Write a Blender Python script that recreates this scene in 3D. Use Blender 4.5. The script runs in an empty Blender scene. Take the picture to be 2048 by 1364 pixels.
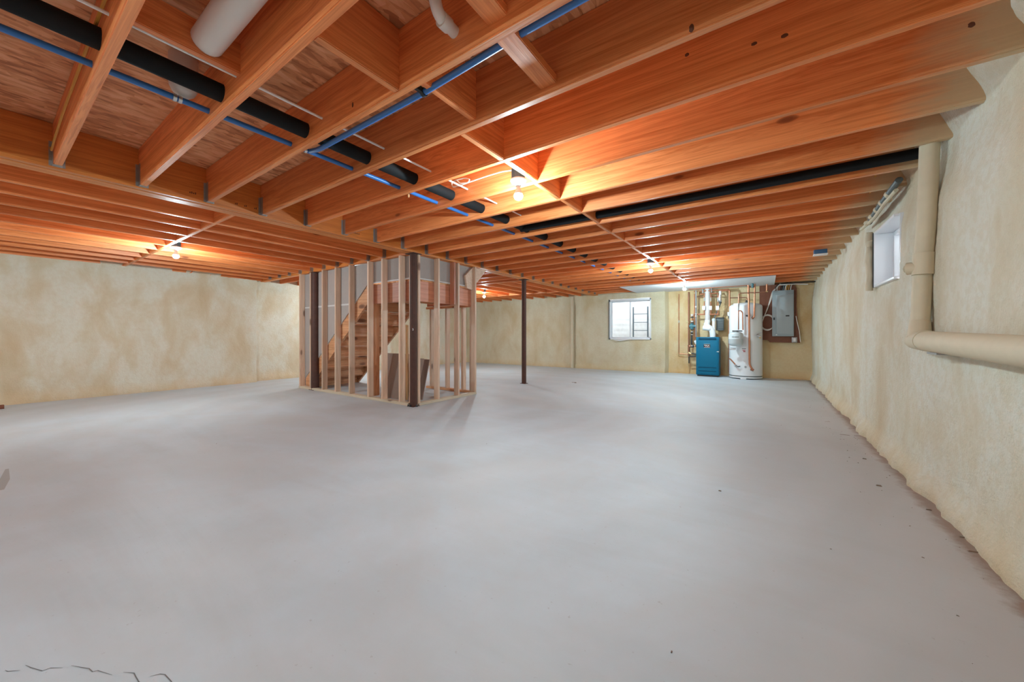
import bpy, bmesh, math, random
from mathutils import Vector, Matrix, noise

C = bpy.context.scene.collection
SC = bpy.context.scene
R = math.radians

# ------------------------------------------------------------------ camera, world, exposure
cd = bpy.data.cameras.new('camera')
cam = bpy.data.objects.new('camera', cd)
C.objects.link(cam)
cd.sensor_width = 36.0
cd.lens = 36.0 * 736.2 / 2048.0
cd.shift_y = (669.6 - 682.0) / 2048.0
cd.clip_start = 0.02
cam.location = (0, 0, 0.9727)
cam.rotation_euler = (R(90), 0, 0.6032)
SC.camera = cam

SC.view_settings.view_transform = 'Standard'
SC.view_settings.look = 'None'
SC.view_settings.gamma = 1.0
SC.view_settings.use_curve_mapping = False
SC.view_settings.exposure = 0.27

w = bpy.data.worlds.new('sky')
SC.world = w
w.use_nodes = True
bg = w.node_tree.nodes['Background']
bg.inputs['Color'].default_value = (0.86, 0.93, 1.0, 1)
bg.inputs['Strength'].default_value = 10.0
SC.cycles.max_bounces = 10
SC.cycles.diffuse_bounces = 7

BULB_STRENGTH = 2350.0
BULB_COLOR = (0.69, 0.91, 1.0, 1)

# ------------------------------------------------------------------ materials
def new_mat(name):
    m = bpy.data.materials.new(name)
    m.use_nodes = True
    nt = m.node_tree
    b = nt.nodes['Principled BSDF']
    return m, nt, b

def nd(nt, t, **kw):
    n = nt.nodes.new(t)
    for k, v in kw.items():
        if k in ('ins',):
            for i, val in v.items():
                n.inputs[i].default_value = val
        else:
            setattr(n, k, v)
    return n

def lk(nt, a, b):
    nt.links.new(a, b)

def ramp(nt, fac, stops):
    r = nd(nt, 'ShaderNodeValToRGB')
    el = r.color_ramp.elements
    while len(el) < len(stops):
        el.new(0.5)
    for e, (p, c) in zip(el, stops):
        e.position = p
        e.color = (c[0], c[1], c[2], 1) if not isinstance(c, float) else (c, c, c, 1)
    lk(nt, fac, r.inputs['Fac'])
    return r.outputs['Color']

def mixc(nt, fac, a, b, mode='MIX'):
    m = nd(nt, 'ShaderNodeMix', data_type='RGBA', blend_type=mode)
    for sock, v in ((m.inputs[0], fac), (m.inputs[6], a), (m.inputs[7], b)):
        if hasattr(v, 'is_linked'):
            lk(nt, v, sock)
        elif isinstance(v, (int, float)):
            sock.default_value = v
        else:
            sock.default_value = (v[0], v[1], v[2], 1)
    return m.outputs[2]

def math_n(nt, op, a, b=0.0, clamp=False):
    m = nd(nt, 'ShaderNodeMath', operation=op, use_clamp=clamp)
    for i, v in enumerate((a, b)):
        if hasattr(v, 'is_linked'):
            lk(nt, v, m.inputs[i])
        else:
            m.inputs[i].default_value = v
    return m.outputs[0]

def coords(nt, scale, rand=True, loc=(0, 0, 0), rot=(0, 0, 0), src='Object'):
    tc = nd(nt, 'ShaderNodeTexCoord')
    v = tc.outputs[src]
    if rand:
        oi = nd(nt, 'ShaderNodeObjectInfo')
        mu = nd(nt, 'ShaderNodeVectorMath', operation='SCALE')
        mu.inputs[0].default_value = (37.0, 11.0, 23.0)
        lk(nt, oi.outputs['Random'], mu.inputs['Scale'])
        ad = nd(nt, 'ShaderNodeVectorMath', operation='ADD')
        lk(nt, v, ad.inputs[0]); lk(nt, mu.outputs[0], ad.inputs[1])
        v = ad.outputs[0]
    mp = nd(nt, 'ShaderNodeMapping')
    mp.inputs['Scale'].default_value = scale
    mp.inputs['Location'].default_value = loc
    mp.inputs['Rotation'].default_value = rot
    lk(nt, v, mp.inputs['Vector'])
    return mp.outputs[0]

def noise_n(nt, vec, scale, detail=3, rough=0.55, dist=0.0):
    n = nd(nt, 'ShaderNodeTexNoise')
    n.inputs['Scale'].default_value = scale
    n.inputs['Detail'].default_value = detail
    n.inputs['Roughness'].default_value = rough
    n.inputs['Distortion'].default_value = dist
    lk(nt, vec, n.inputs['Vector'])
    return n.outputs['Fac']

def bump(nt, b, h, strength, dist):
    n = nd(nt, 'ShaderNodeBump')
    n.inputs['Strength'].default_value = strength
    n.inputs['Distance'].default_value = dist
    lk(nt, h, n.inputs['Height'])
    lk(nt, n.outputs[0], b.inputs['Normal'])

def flat(name, col, rough=0.5, metal=0.0, spec=0.5, var=0.0):
    m, nt, b = new_mat(name)
    b.inputs['Roughness'].default_value = rough
    b.inputs['Metallic'].default_value = metal
    b.inputs['Specular IOR Level'].default_value = spec
    v = coords(nt, (1, 1, 1))
    n = noise_n(nt, v, 14.0, 3)
    d = 1.0 - var
    c = mixc(nt, n, (col[0] * d, col[1] * d, col[2] * d), (min(1, col[0] * (1 + var)), min(1, col[1] * (1 + var)), min(1, col[2] * (1 + var))))
    lk(nt, c, b.inputs['Base Color'])
    return m

def wood(name, dark, light, knot, knots=0.075, rough=0.43, spray=None, grain=1.0, vary=0.16, sparse=0.45):
    """Sawn lumber whose length runs along local X: streaky grain, knots, per-board tone."""
    m, nt, b = new_mat(name)
    b.inputs['Roughness'].default_value = rough
    b.inputs['Specular IOR Level'].default_value = 0.55
    v1 = coords(nt, (0.35, 7.0, 7.0))
    warp = noise_n(nt, v1, 1.4, 4, 0.6, 1.2)
    v2 = coords(nt, (1.2, 75.0, 75.0))
    fine = noise_n(nt, v2, 1.0, 3, 0.6)
    # cathedral figure: bands bent by the slow noise
    sep = nd(nt, 'ShaderNodeSeparateXYZ'); lk(nt, coords(nt, (1, 1, 1)), sep.inputs[0])
    ph = math_n(nt, 'ADD', math_n(nt, 'MULTIPLY', sep.outputs[2], 85.0), math_n(nt, 'MULTIPLY', warp, 26.0))
    ph = math_n(nt, 'ADD', ph, math_n(nt, 'MULTIPLY', sep.outputs[1], 60.0))
    band = math_n(nt, 'MULTIPLY_ADD', math_n(nt, 'SINE', ph), 0.5)
    nt.nodes[-1].inputs[2].default_value = 0.5
    g = math_n(nt, 'ADD', math_n(nt, 'MULTIPLY', warp, 0.62), math_n(nt, 'MULTIPLY', band, 0.22 * grain))
    g = math_n(nt, 'ADD', g, math_n(nt, 'MULTIPLY', fine, 0.40 * grain))
    ph2 = math_n(nt, 'ADD', math_n(nt, 'MULTIPLY', sep.outputs[2], 430.0), math_n(nt, 'MULTIPLY', warp, 70.0))
    ph2 = math_n(nt, 'ADD', ph2, math_n(nt, 'MULTIPLY', sep.outputs[1], 390.0))
    g = math_n(nt, 'ADD', g, math_n(nt, 'MULTIPLY', math_n(nt, 'SINE', ph2), 0.075 * grain))
    col = ramp(nt, g, [(0.36, dark), (0.84, light)])
    vk = coords(nt, (1.7, 1.2, 4.6))
    vo = nd(nt, 'ShaderNodeTexVoronoi'); vo.inputs['Scale'].default_value = 1.0
    lk(nt, vk, vo.inputs['Vector'])
    kf = ramp(nt, vo.outputs['Distance'], [(knots * 0.55, 1.0), (knots, 0.75), (knots * 1.35, 0.0)])
    vc = nd(nt, 'ShaderNodeSeparateColor'); lk(nt, vo.outputs['Color'], vc.inputs[0])
    gate = math_n(nt, 'GREATER_THAN', vc.outputs[0], sparse)
    col = mixc(nt, math_n(nt, 'MULTIPLY', kf, gate), col, knot)
    halo = ramp(nt, vo.outputs['Distance'], [(knots, 0.40), (knots * 2.8, 0.0)])
    col = mixc(nt, math_n(nt, 'MULTIPLY', halo, gate), col, (dark[0] * 0.8, dark[1] * 0.7, dark[2] * 0.7))
    oi = nd(nt, 'ShaderNodeObjectInfo')
    tone = math_n(nt, 'MULTIPLY_ADD', oi.outputs['Random'], vary * 2)
    nt.nodes[-1].inputs[2].default_value = 1.0 - vary
    hv = nd(nt, 'ShaderNodeHueSaturation'); lk(nt, tone, hv.inputs['Value']); lk(nt, col, hv.inputs['Color'])
    col = hv.outputs[0]
    if spray:
        # foam overspray near the board's far end (local X beyond spray[0])
        tc = nd(nt, 'ShaderNodeTexCoord'); sx = nd(nt, 'ShaderNodeSeparateXYZ'); lk(nt, tc.outputs['Object'], sx.inputs[0])
        nn = noise_n(nt, coords(nt, (3, 9, 9)), 1.0, 4, 0.6)
        e = math_n(nt, 'ADD', sx.outputs[0], math_n(nt, 'MULTIPLY', nn, 0.40))
        f = nd(nt, 'ShaderNodeMapRange'); lk(nt, e, f.inputs[0])
        f.inputs[1].default_value = spray[0]; f.inputs[2].default_value = spray[0] + 0.24
        f.inputs[4].default_value = 0.85
        col = mixc(nt, f.outputs[0], col, spray[1])
    lk(nt, col, b.inputs['Base Color'])
    bump(nt, b, math_n(nt, 'ADD', fine, math_n(nt, 'MULTIPLY', band, 0.3)), 0.18, 0.004)
    return m

def foam(name, light, tan, deep, rough=0.75, pits=0.18):
    m, nt, b = new_mat(name)
    b.inputs['Roughness'].default_value = rough
    b.inputs['Specular IOR Level'].default_value = 0.25
    big = noise_n(nt, coords(nt, (1.0, 1.0, 0.62), rand=True), 1.7, 4, 0.55, 0.5)
    mid = noise_n(nt, coords(nt, (1.0, 1.0, 0.45), rand=True, loc=(5, 3, 1)), 4.0, 4, 0.6, 0.4)
    f = math_n(nt, 'ADD', math_n(nt, 'MULTIPLY', big, 0.68), math_n(nt, 'MULTIPLY', mid, 0.32))
    col = ramp(nt, f, [(0.35, deep), (0.46, tan), (0.57, light)])
    pit = noise_n(nt, coords(nt, (1, 1, 1), rand=False), 21.0, 4, 0.6)
    col = mixc(nt, ramp(nt, pit, [(0.42, pits), (0.54, 0.0)]), col, (tan[0] * 0.94, tan[1] * 0.90, tan[2] * 0.84))
    # yellower, dirtier bead where foam meets the slab
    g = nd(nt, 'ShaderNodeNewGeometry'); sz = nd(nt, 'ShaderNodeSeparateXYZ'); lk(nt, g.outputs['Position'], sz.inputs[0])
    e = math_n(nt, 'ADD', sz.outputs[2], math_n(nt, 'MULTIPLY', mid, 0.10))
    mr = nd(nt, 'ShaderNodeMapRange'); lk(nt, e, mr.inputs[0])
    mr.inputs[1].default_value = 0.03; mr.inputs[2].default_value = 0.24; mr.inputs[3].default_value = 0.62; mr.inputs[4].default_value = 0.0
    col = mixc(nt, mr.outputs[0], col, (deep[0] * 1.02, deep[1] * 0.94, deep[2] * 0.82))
    lk(nt, col, b.inputs['Base Color'])
    h1 = noise_n(nt, coords(nt, (1, 1, 1), rand=False), 34.0, 5, 0.66)
    h2 = noise_n(nt, coords(nt, (1, 1, 1), rand=False), 70.0, 3, 0.6)
    bump(nt, b, math_n(nt, 'ADD', h1, math_n(nt, 'MULTIPLY', h2, 0.6)), 0.5, 0.030)
    return m

M = {}
M['joist'] = wood('joist_wood', (0.610, 0.152, 0.034), (0.900, 0.320, 0.108), (0.070, 0.022, 0.010))
M['joist_sprayed'] = wood('joist_wood_foam_end', (0.610, 0.152, 0.034), (0.900, 0.320, 0.108), (0.070, 0.022, 0.010), spray=(4.60, (0.56, 0.43, 0.26)))
M['beam'] = wood('beam_wood', (0.600, 0.158, 0.026), (0.830, 0.275, 0.052), (0.10, 0.03, 0.01), knots=0.03)
M['stud'] = wood('stud_wood', (0.590, 0.385, 0.265), (0.760, 0.550, 0.410), (0.085, 0.035, 0.022), knots=0.085, sparse=0.15)
M['sill'] = wood('sill_wood', (0.600, 0.480, 0.340), (0.740, 0.640, 0.490), (0.12, 0.06, 0.035), sparse=0.6)
M['stair'] = wood('stair_wood', (0.520, 0.220, 0.095), (0.740, 0.385, 0.200), (0.050, 0.018, 0.010), knots=0.14, sparse=0.1)
M['landing'] = wood('landing_wood', (0.480, 0.165, 0.085), (0.640, 0.260, 0.150), (0.09, 0.03, 0.015), knots=0.04)
M['lath'] = flat('pale_lath', (0.62, 0.36, 0.17), 0.6)

def osb_mat():
    m, nt, b = new_mat('strand_board')
    b.inputs['Roughness'].default_value = 0.7
    cols = []
    for i, (rot, sc) in enumerate(((0.2, (38, 10, 20)), (-0.5, (34, 11, 20)), (1.1, (30, 9, 20)))):
        vo = nd(nt, 'ShaderNodeTexVoronoi'); vo.inputs['Scale'].default_value = 1.0
        wv = coords(nt, sc, rot=(0, 0, rot))
        lk(nt, wv, vo.inputs['Vector'])
        s = nd(nt, 'ShaderNodeSeparateColor'); lk(nt, vo.outputs['Color'], s.inputs[0])
        cols.append(s.outputs[0])
    f = math_n(nt, 'ADD', math_n(nt, 'MULTIPLY', cols[0], 0.42), math_n(nt, 'MULTIPLY', cols[1], 0.33))
    f = math_n(nt, 'ADD', f, math_n(nt, 'MULTIPLY', cols[2], 0.25))
    n = noise_n(nt, coords(nt, (3, 3, 3)), 1.5, 4)
    f = math_n(nt, 'ADD', math_n(nt, 'MULTIPLY', f, 0.8), math_n(nt, 'MULTIPLY', n, 0.3))
    col = ramp(nt, f, [(0.26, (0.42, 0.155, 0.060)), (0.55, (0.74, 0.340, 0.150)), (0.82, (0.88, 0.50, 0.27))])
    lk(nt, col, b.inputs['Base Color'])
    bump(nt, b, f, 0.35, 0.004)
    return m
M['osb'] = osb_mat()

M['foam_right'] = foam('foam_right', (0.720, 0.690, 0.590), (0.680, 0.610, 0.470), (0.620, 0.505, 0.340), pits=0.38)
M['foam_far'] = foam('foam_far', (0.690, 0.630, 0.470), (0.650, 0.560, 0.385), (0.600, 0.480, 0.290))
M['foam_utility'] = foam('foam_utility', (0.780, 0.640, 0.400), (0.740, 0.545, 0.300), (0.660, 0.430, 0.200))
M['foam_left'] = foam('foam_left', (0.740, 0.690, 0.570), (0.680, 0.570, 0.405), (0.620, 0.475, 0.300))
M['foam_pipe'] = flat('foam_coated_pipe', (0.62, 0.53, 0.38), 0.7, var=0.08)

def concrete():
    m, nt, b = new_mat('concrete_slab')
    v = coords(nt, (1, 1, 1), rand=False)
    big = noise_n(nt, v, 0.55, 5, 0.6, 0.8)
    st = noise_n(nt, coords(nt, (0.5, 2.6, 1), rand=False, rot=(0, 0, R(-20))), 0.9, 5, 0.62, 1.6)
    fine = noise_n(nt, v, 9.0, 6, 0.7)
    f = math_n(nt, 'ADD', math_n(nt, 'MULTIPLY', big, 0.5), math_n(nt, 'MULTIPLY', st, 0.38))
    f = math_n(nt, 'ADD', f, math_n(nt, 'MULTIPLY', fine, 0.12))
    col = ramp(nt, f, [(0.34, (0.450, 0.468, 0.478)), (0.46, (0.500, 0.538, 0.562)), (0.60, (0.540, 0.592, 0.634))])
    # pinkish brown tint, stronger towards the right-hand wall
    g = nd(nt, 'ShaderNodeNewGeometry'); sz = nd(nt, 'ShaderNodeSeparateXYZ'); lk(nt, g.outputs['Position'], sz.inputs[0])
    e = math_n(nt, 'ADD', sz.outputs[0], math_n(nt, 'MULTIPLY', big, 0.9))
    mr = nd(nt, 'ShaderNodeMapRange'); lk(nt, e, mr.inputs[0])
    mr.inputs[1].default_value = 0.2; mr.inputs[2].default_value = 1.25; mr.inputs[3].default_value = 0.0; mr.inputs[4].default_value = 0.65
    col = mixc(nt, mr.outputs[0], col, (0.450, 0.375, 0.330))
    warm = noise_n(nt, coords(nt, (1, 1, 1), rand=False, loc=(7, 2, 0)), 0.85, 5, 0.62, 1.0)
    col = mixc(nt, ramp(nt, warm, [(0.44, 0.0), (0.66, 0.60)]), col, (0.505, 0.500, 0.492))
    # reddish dirt caught along the foot of the right-hand wall
    dn = noise_n(nt, v, 11.0, 5, 0.7)
    dm = nd(nt, 'ShaderNodeMapRange'); lk(nt, math_n(nt, 'ADD', sz.outputs[0], math_n(nt, 'MULTIPLY', dn, 0.14)), dm.inputs[0])
    dm.inputs[1].default_value = 0.775; dm.inputs[2].default_value = 0.835; dm.inputs[3].default_value = 0.0; dm.inputs[4].default_value = 0.8
    col = mixc(nt, dm.outputs[0], col, (0.250, 0.135, 0.080))
    # swirled trowel passes
    wv = nd(nt, 'ShaderNodeTexWave', wave_type='RINGS', rings_direction='Z')
    wv.inputs['Scale'].default_value = 0.55; wv.inputs['Distortion'].default_value = 7.0; wv.inputs['Detail'].default_value = 4.0
    lk(nt, v, wv.inputs['Vector'])
    col = mixc(nt, 0.10, col, ramp(nt, wv.outputs['Fac'], [(0.2, (0.43, 0.43, 0.44)), (0.8, (0.64, 0.65, 0.68))]))
    spk = noise_n(nt, v, 55.0, 2, 0.5)
    col = mixc(nt, ramp(nt, spk, [(0.72, 0.0), (0.78, 0.35)]), col, (0.30, 0.27, 0.25))
    lk(nt, col, b.inputs['Base Color'])
    rr = nd(nt, 'ShaderNodeMapRange'); lk(nt, st, rr.inputs[0]); rr.inputs[3].default_value = 0.42; rr.inputs[4].default_value = 0.68
    lk(nt, rr.outputs[0], b.inputs['Roughness'])
    b.inputs['Specular IOR Level'].default_value = 0.35
    bump(nt, b, math_n(nt, 'ADD', st, math_n(nt, 'MULTIPLY', fine, 0.25)), 0.10, 0.02)
    return m
M['concrete'] = concrete()

M['drywall_grey'] = flat('drywall_paper_grey', (0.40, 0.350, 0.325), 0.8, var=0.05)
M['drywall_white'] = flat('drywall_white', (0.72, 0.72, 0.73), 0.75, var=0.02)
M['drywall_edge'] = flat('drywall_joint', (0.62, 0.60, 0.58), 0.8)
M['offcut'] = flat('drywall_offcut_brown', (0.30, 0.205, 0.165), 0.85, var=0.08)
M['steel_brown'] = flat('brown_primer_steel', (0.090, 0.040, 0.030), 0.55, 0.0, spec=0.25, var=0.25)
M['galv'] = flat('galvanised_steel', (0.40, 0.40, 0.40), 0.45, 0.85, var=0.15)
M['steel'] = flat('bright_steel', (0.66, 0.66, 0.66), 0.30, 0.9)
M['brass'] = flat('brass', (0.62, 0.48, 0.25), 0.35, 0.9)
M['copper'] = flat('copper', (0.58, 0.245, 0.140), 0.34, 0.75, var=0.15)
M['copper_dark'] = flat('tarnished_copper', (0.36, 0.16, 0.10), 0.42, 0.7, var=0.2)
M['iron'] = flat('black_iron', (0.045, 0.045, 0.045), 0.5, 0.3)
M['pump'] = flat('teal_pump', (0.05, 0.16, 0.19), 0.4)
M['pvc'] = flat('white_pvc', (0.74, 0.70, 0.66), 0.38, var=0.03)
M['pvc_dimmed'] = flat('pinkish_pvc', (0.60, 0.55, 0.53), 0.45)  # white PVC toned down in colour where the flue rendered overexposed
M['white'] = flat('white_plastic', (0.80, 0.80, 0.80), 0.35)
M['vinyl'] = flat('white_vinyl', (0.78, 0.79, 0.82), 0.35)
M['black_foam'] = flat('black_pipe_insulation', (0.009, 0.009, 0.010), 0.8, spec=0.25)
M['blue'] = flat('blue_pex', (0.030, 0.150, 0.440), 0.35)
M['blue_box'] = flat('blue_plastic_box', (0.030, 0.110, 0.230), 0.4)
M['cable_white'] = flat('white_cable', (0.74, 0.68, 0.62), 0.45)
M['cable_yellow'] = flat('yellow_cable', (0.62, 0.30, 0.05), 0.45)
M['black'] = flat('black_plastic', (0.012, 0.012, 0.013), 0.45)
M['boiler'] = flat('teal_enamel', (0.002, 0.130, 0.230), 0.42, spec=0.25, var=0.04)
M['boiler_dark'] = flat('teal_enamel_shaded', (0.002, 0.050, 0.095), 0.5, spec=0.2)  # darker copy of the enamel, shade of grille and slots in the colour
M['tank'] = flat('white_enamel', (0.76, 0.77, 0.78), 0.28)
M['tank_grey'] = flat('pale_grey_enamel', (0.54, 0.59, 0.60), 0.3)
M['panel'] = flat('grey_enamel', (0.310, 0.355, 0.375), 0.35, 0.0)
M['panel_door'] = flat('grey_enamel_door', (0.360, 0.405, 0.425), 0.30, 0.0)
M['ply'] = flat('red_brown_plywood', (0.190, 0.062, 0.030), 0.65, var=0.2)
M['label'] = flat('paper_label', (0.72, 0.73, 0.76), 0.6)
M['red'] = flat('red_print', (0.40, 0.03, 0.03), 0.5)
M['grey_box'] = flat('dark_grey_box', (0.085, 0.100, 0.100), 0.5)
M['stain'] = flat('dark_stain', (0.36, 0.34, 0.32), 0.8)
M['crack'] = flat('crack_dark_grey', (0.17, 0.16, 0.155), 0.9)  # plain dark grey for the crack lines in the slab
M['debris'] = flat('debris', (0.22, 0.15, 0.11), 0.8, var=0.4)
M['well'] = flat('corrugated_galvanised', (0.66, 0.68, 0.70), 0.6, 0.0, var=0.15)
M['gravel'] = flat('pale_gravel', (0.50, 0.49, 0.47), 0.9, var=0.35)
M['ladder'] = flat('blue_grey_steel', (0.10, 0.15, 0.19), 0.4, 0.2)

def glass_mat():
    m = bpy.data.materials.new('window_glass'); m.use_nodes = True
    nt = m.node_tree; nt.nodes.remove(nt.nodes['Principled BSDF'])
    t = nd(nt, 'ShaderNodeBsdfTransparent'); t.inputs[0].default_value = (0.95, 0.97, 0.97, 1)
    g = nd(nt, 'ShaderNodeBsdfGlossy'); g.inputs['Roughness'].default_value = 0.03
    fr = nd(nt, 'ShaderNodeFresnel'); fr.inputs[0].default_value = 1.45
    mx = nd(nt, 'ShaderNodeMixShader')
    lk(nt, fr.outputs[0], mx.inputs[0]); lk(nt, t.outputs[0], mx.inputs[1]); lk(nt, g.outputs[0], mx.inputs[2])
    lk(nt, mx.outputs[0], nt.nodes['Material Output'].inputs[0])
    return m
M['glass'] = glass_mat()

def bulb_mat():
    m, nt, b = new_mat('lit_bulb')
    b.inputs['Base Color'].default_value = (0.9, 0.9, 0.9, 1)
    b.inputs['Emission Color'].default_value = BULB_COLOR
    b.inputs['Emission Strength'].default_value = BULB_STRENGTH
    return m
M['bulb'] = bulb_mat()
M['knot'] = flat('dark_knot', (0.120, 0.036, 0.016), 0.6, var=0.4)

# ------------------------------------------------------------------ object helpers
W = {}

def link(o, parent=None, mw=None):
    C.objects.link(o)
    mw = mw or Matrix.Identity(4)
    if parent is not None:
        o.parent = parent
        o.matrix_parent_inverse = W[parent.name].inverted()
    o.matrix_basis = mw
    W[o.name] = mw
    return o

def tag(o, label=None, cat=None, group=None, kind=None):
    if label: o['label'] = label
    if cat: o['category'] = cat
    if group: o['group'] = group
    if kind: o['kind'] = kind
    return o

def empty(name, loc, label=None, cat=None, group=None, kind=None):
    o = bpy.data.objects.new(name, None)
    o.empty_display_size = 0.1
    link(o, None, Matrix.Translation(loc))
    return tag(o, label, cat, group, kind)

def emit(name, bm, mat, parent=None, smooth=False, label=None, cat=None, group=None, kind=None):
    """Turn a bmesh in world coordinates into one object whose origin is its base centre."""
    xs = [v.co.x for v in bm.verts]; ys = [v.co.y for v in bm.verts]; zs = [v.co.z for v in bm.verts]
    c = Vector(((min(xs) + max(xs)) / 2, (min(ys) + max(ys)) / 2, min(zs)))
    for v in bm.verts: v.co -= c
    bmesh.ops.recalc_face_normals(bm, faces=bm.faces)
    me = bpy.data.meshes.new(name)
    bm.to_mesh(me); bm.free()
    me.materials.append(M[mat] if isinstance(mat, str) else mat)
    if smooth:
        for p in me.polygons: p.use_smooth = True
        try: me.set_sharp_from_angle(angle=R(40))
        except Exception: pass
    o = bpy.data.objects.new(name, me)
    link(o, parent, Matrix.Translation(c))
    return tag(o, label, cat, group, kind)

def bm_box(bm, x0, x1, y0, y1, z0, z1, bev=0.0):
    vs = [bm.verts.new((x, y, z)) for x in (x0, x1) for y in (y0, y1) for z in (z0, z1)]
    fs = [bm.faces.new([vs[i] for i in q]) for q in ((0, 1, 3, 2), (4, 6, 7, 5), (0, 4, 5, 1), (2, 3, 7, 6), (0, 2, 6, 4), (1, 5, 7, 3))]
    if bev:
        es = list({e for f in fs for e in f.edges})
        bmesh.ops.bevel(bm, geom=es, offset=bev, segments=2, affect='EDGES', profile=0.6)
    return vs

def box(name, x0, x1, y0, y1, z0, z1, mat, parent=None, bev=0.0, **kw):
    bm = bmesh.new()
    bm_box(bm, x0, x1, y0, y1, z0, z1, bev)
    return emit(name, bm, mat, parent, smooth=bev > 0, **kw)

def fillet(pts, r):
    pts = [Vector(p) for p in pts]
    out = [pts[0]]
    for a, b, c in zip(pts, pts[1:], pts[2:]):
        d1, d2 = (a - b), (c - b)
        if r <= 0 or d1.normalized().dot(d2.normalized()) < -0.995:
            out.append(b); continue
        t = min(r, d1.length * 0.45, d2.length * 0.45)
        p, q = b + d1.normalized() * t, b + d2.normalized() * t
        for i in range(6):
            s = i / 5
            out.append(p * (1 - s) ** 2 + b * 2 * s * (1 - s) + q * s ** 2)
    out.append(pts[-1])
    return out

def bm_tube(bm, pts, r, seg=10, bend=0.0, cap=True):
    pts = fillet(pts, bend)
    n = len(pts)
    rings = []
    prev = None
    for i, p in enumerate(pts):
        t = (pts[min(i + 1, n - 1)] - pts[max(i - 1, 0)])
        t.normalize()
        if prev is None:
            up = Vector((0, 0, 1)) if abs(t.z) < 0.9 else Vector((1, 0, 0))
            u = t.cross(up).normalized()
        else:
            u = (prev - t * prev.dot(t)).normalized()
        prev = u
        v = t.cross(u)
        rr = r[i] if isinstance(r, (list, tuple)) else r
        rings.append([bm.verts.new(p + (u * math.cos(2 * math.pi * k / seg) + v * math.sin(2 * math.pi * k / seg)) * rr) for k in range(seg)])
    for a, b in zip(rings, rings[1:]):
        for k in range(seg):
            bm.faces.new((a[k], a[(k + 1) % seg], b[(k + 1) % seg], b[k]))
    if cap:
        bm.faces.new(rings[0]); bm.faces.new(list(reversed(rings[-1])))

def tube(name, pts, r, mat, parent=None, seg=10, bend=0.0, **kw):
    bm = bmesh.new()
    bm_tube(bm, pts, r, seg, bend)
    return emit(name, bm, mat, parent, smooth=True, **kw)

def bm_lathe(bm, prof, c, axis='Z', seg=20):
    """prof: (radius, height) along axis from point c."""
    ax = {'X': (Vector((0, 1, 0)), Vector((0, 0, 1)), Vector((1, 0, 0))), 'Y': (Vector((0, 0, 1)), Vector((1, 0, 0)), Vector((0, 1, 0))), 'Z': (Vector((1, 0, 0)), Vector((0, 1, 0)), Vector((0, 0, 1)))}[axis]
    c = Vector(c)
    rings = []
    for r, h in prof:
        if r < 1e-6:
            rings.append([bm.verts.new(c + ax[2] * h)])
        else:
            rings.append([bm.verts.new(c + ax[2] * h + (ax[0] * math.cos(2 * math.pi * k / seg) + ax[1] * math.sin(2 * math.pi * k / seg)) * r) for k in range(seg)])
    for a, b in zip(rings, rings[1:]):
        for k in range(seg):
            k2 = (k + 1) % seg
            if len(a) == 1 and len(b) == 1: continue
            if len(a) == 1: bm.faces.new((a[0], b[k2], b[k]))
            elif len(b) == 1: bm.faces.new((a[k], a[k2], b[0]))
            else: bm.faces.new((a[k], a[k2], b[k2], b[k]))
    for ring, rev in ((rings[0], True), (rings[-1], False)):
        if len(ring) > 1:
            bm.faces.new(list(reversed(ring)) if rev else ring)

def lathe(name, prof, c, mat, parent=None, axis='Z', seg=20, **kw):
    bm = bmesh.new()
    bm_lathe(bm, prof, c, axis, seg)
    return emit(name, bm, mat, parent, smooth=True, **kw)

def prism(name, poly, axis, a0, a1, mat, parent=None, **kw):
    """Extrude a polygon: axis 'Y' -> poly is (x,z); axis 'X' -> poly is (y,z); axis 'Z' -> (x,y)."""
    f = {'Y': lambda p, a: (p[0], a, p[1]), 'X': lambda p, a: (a, p[0], p[1]), 'Z': lambda p, a: (p[0], p[1], a)}[axis]
    bm = bmesh.new()
    A = [bm.verts.new(f(p, a0)) for p in poly]; B = [bm.verts.new(f(p, a1)) for p in poly]
    bm.faces.new(A); bm.faces.new(list(reversed(B)))
    n = len(poly)
    for i in range(n):
        bm.faces.new((A[i], B[i], B[(i + 1) % n], A[(i + 1) % n]))
    return emit(name, bm, mat, parent, **kw)

BOARDS = {}
def board_mesh(L, t, h, mat):
    """Sawn board along local X, thickness t along Y (centred), height h up local Z."""
    key = (round(L, 3), t, h, mat)
    if key not in BOARDS:
        bm = bmesh.new()
        bm_box(bm, 0, L, -t / 2, t / 2, 0, h, 0.0)
        es = [e for e in bm.edges if abs(e.verts[0].co.x - e.verts[1].co.x) > 0.5 * L]
        bmesh.ops.bevel(bm, geom=es, offset=0.004, segments=2, affect='EDGES')
        bmesh.ops.recalc_face_normals(bm, faces=bm.faces)
        me = bpy.data.meshes.new('board')
        bm.to_mesh(me); bm.free()
        me.materials.append(M[mat])
        BOARDS[key] = me
    return BOARDS[key]

def board(name, p0, xdir, zdir, L, t, h, mat, parent=None, **kw):
    x = Vector(xdir).normalized(); z = Vector(zdir).normalized(); y = z.cross(x)
    mw = Matrix(((x.x, y.x, z.x, p0[0]), (x.y, y.y, z.y, p0[1]), (x.z, y.z, z.z, p0[2]), (0, 0, 0, 1)))
    o = bpy.data.objects.new(name, board_mesh(L, t, h, mat))
    link(o, parent, mw)
    return tag(o, **kw)

def sstep(a, b, x):
    t = max(0.0, min(1.0, (x - a) / (b - a)))
    return t * t * (3 - 2 * t)

def splits(a, b, step, extra):
    """Grid lines from a to b about every step, with lines exactly on extra."""
    keys = sorted({a, b, *[e for e in extra if a < e < b]})
    out = []
    for p, q in zip(keys, keys[1:]):
        n = max(1, round((q - p) / step))
        out += [p + (q - p) * i / n for i in range(n)]
    return out + [b]

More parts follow.
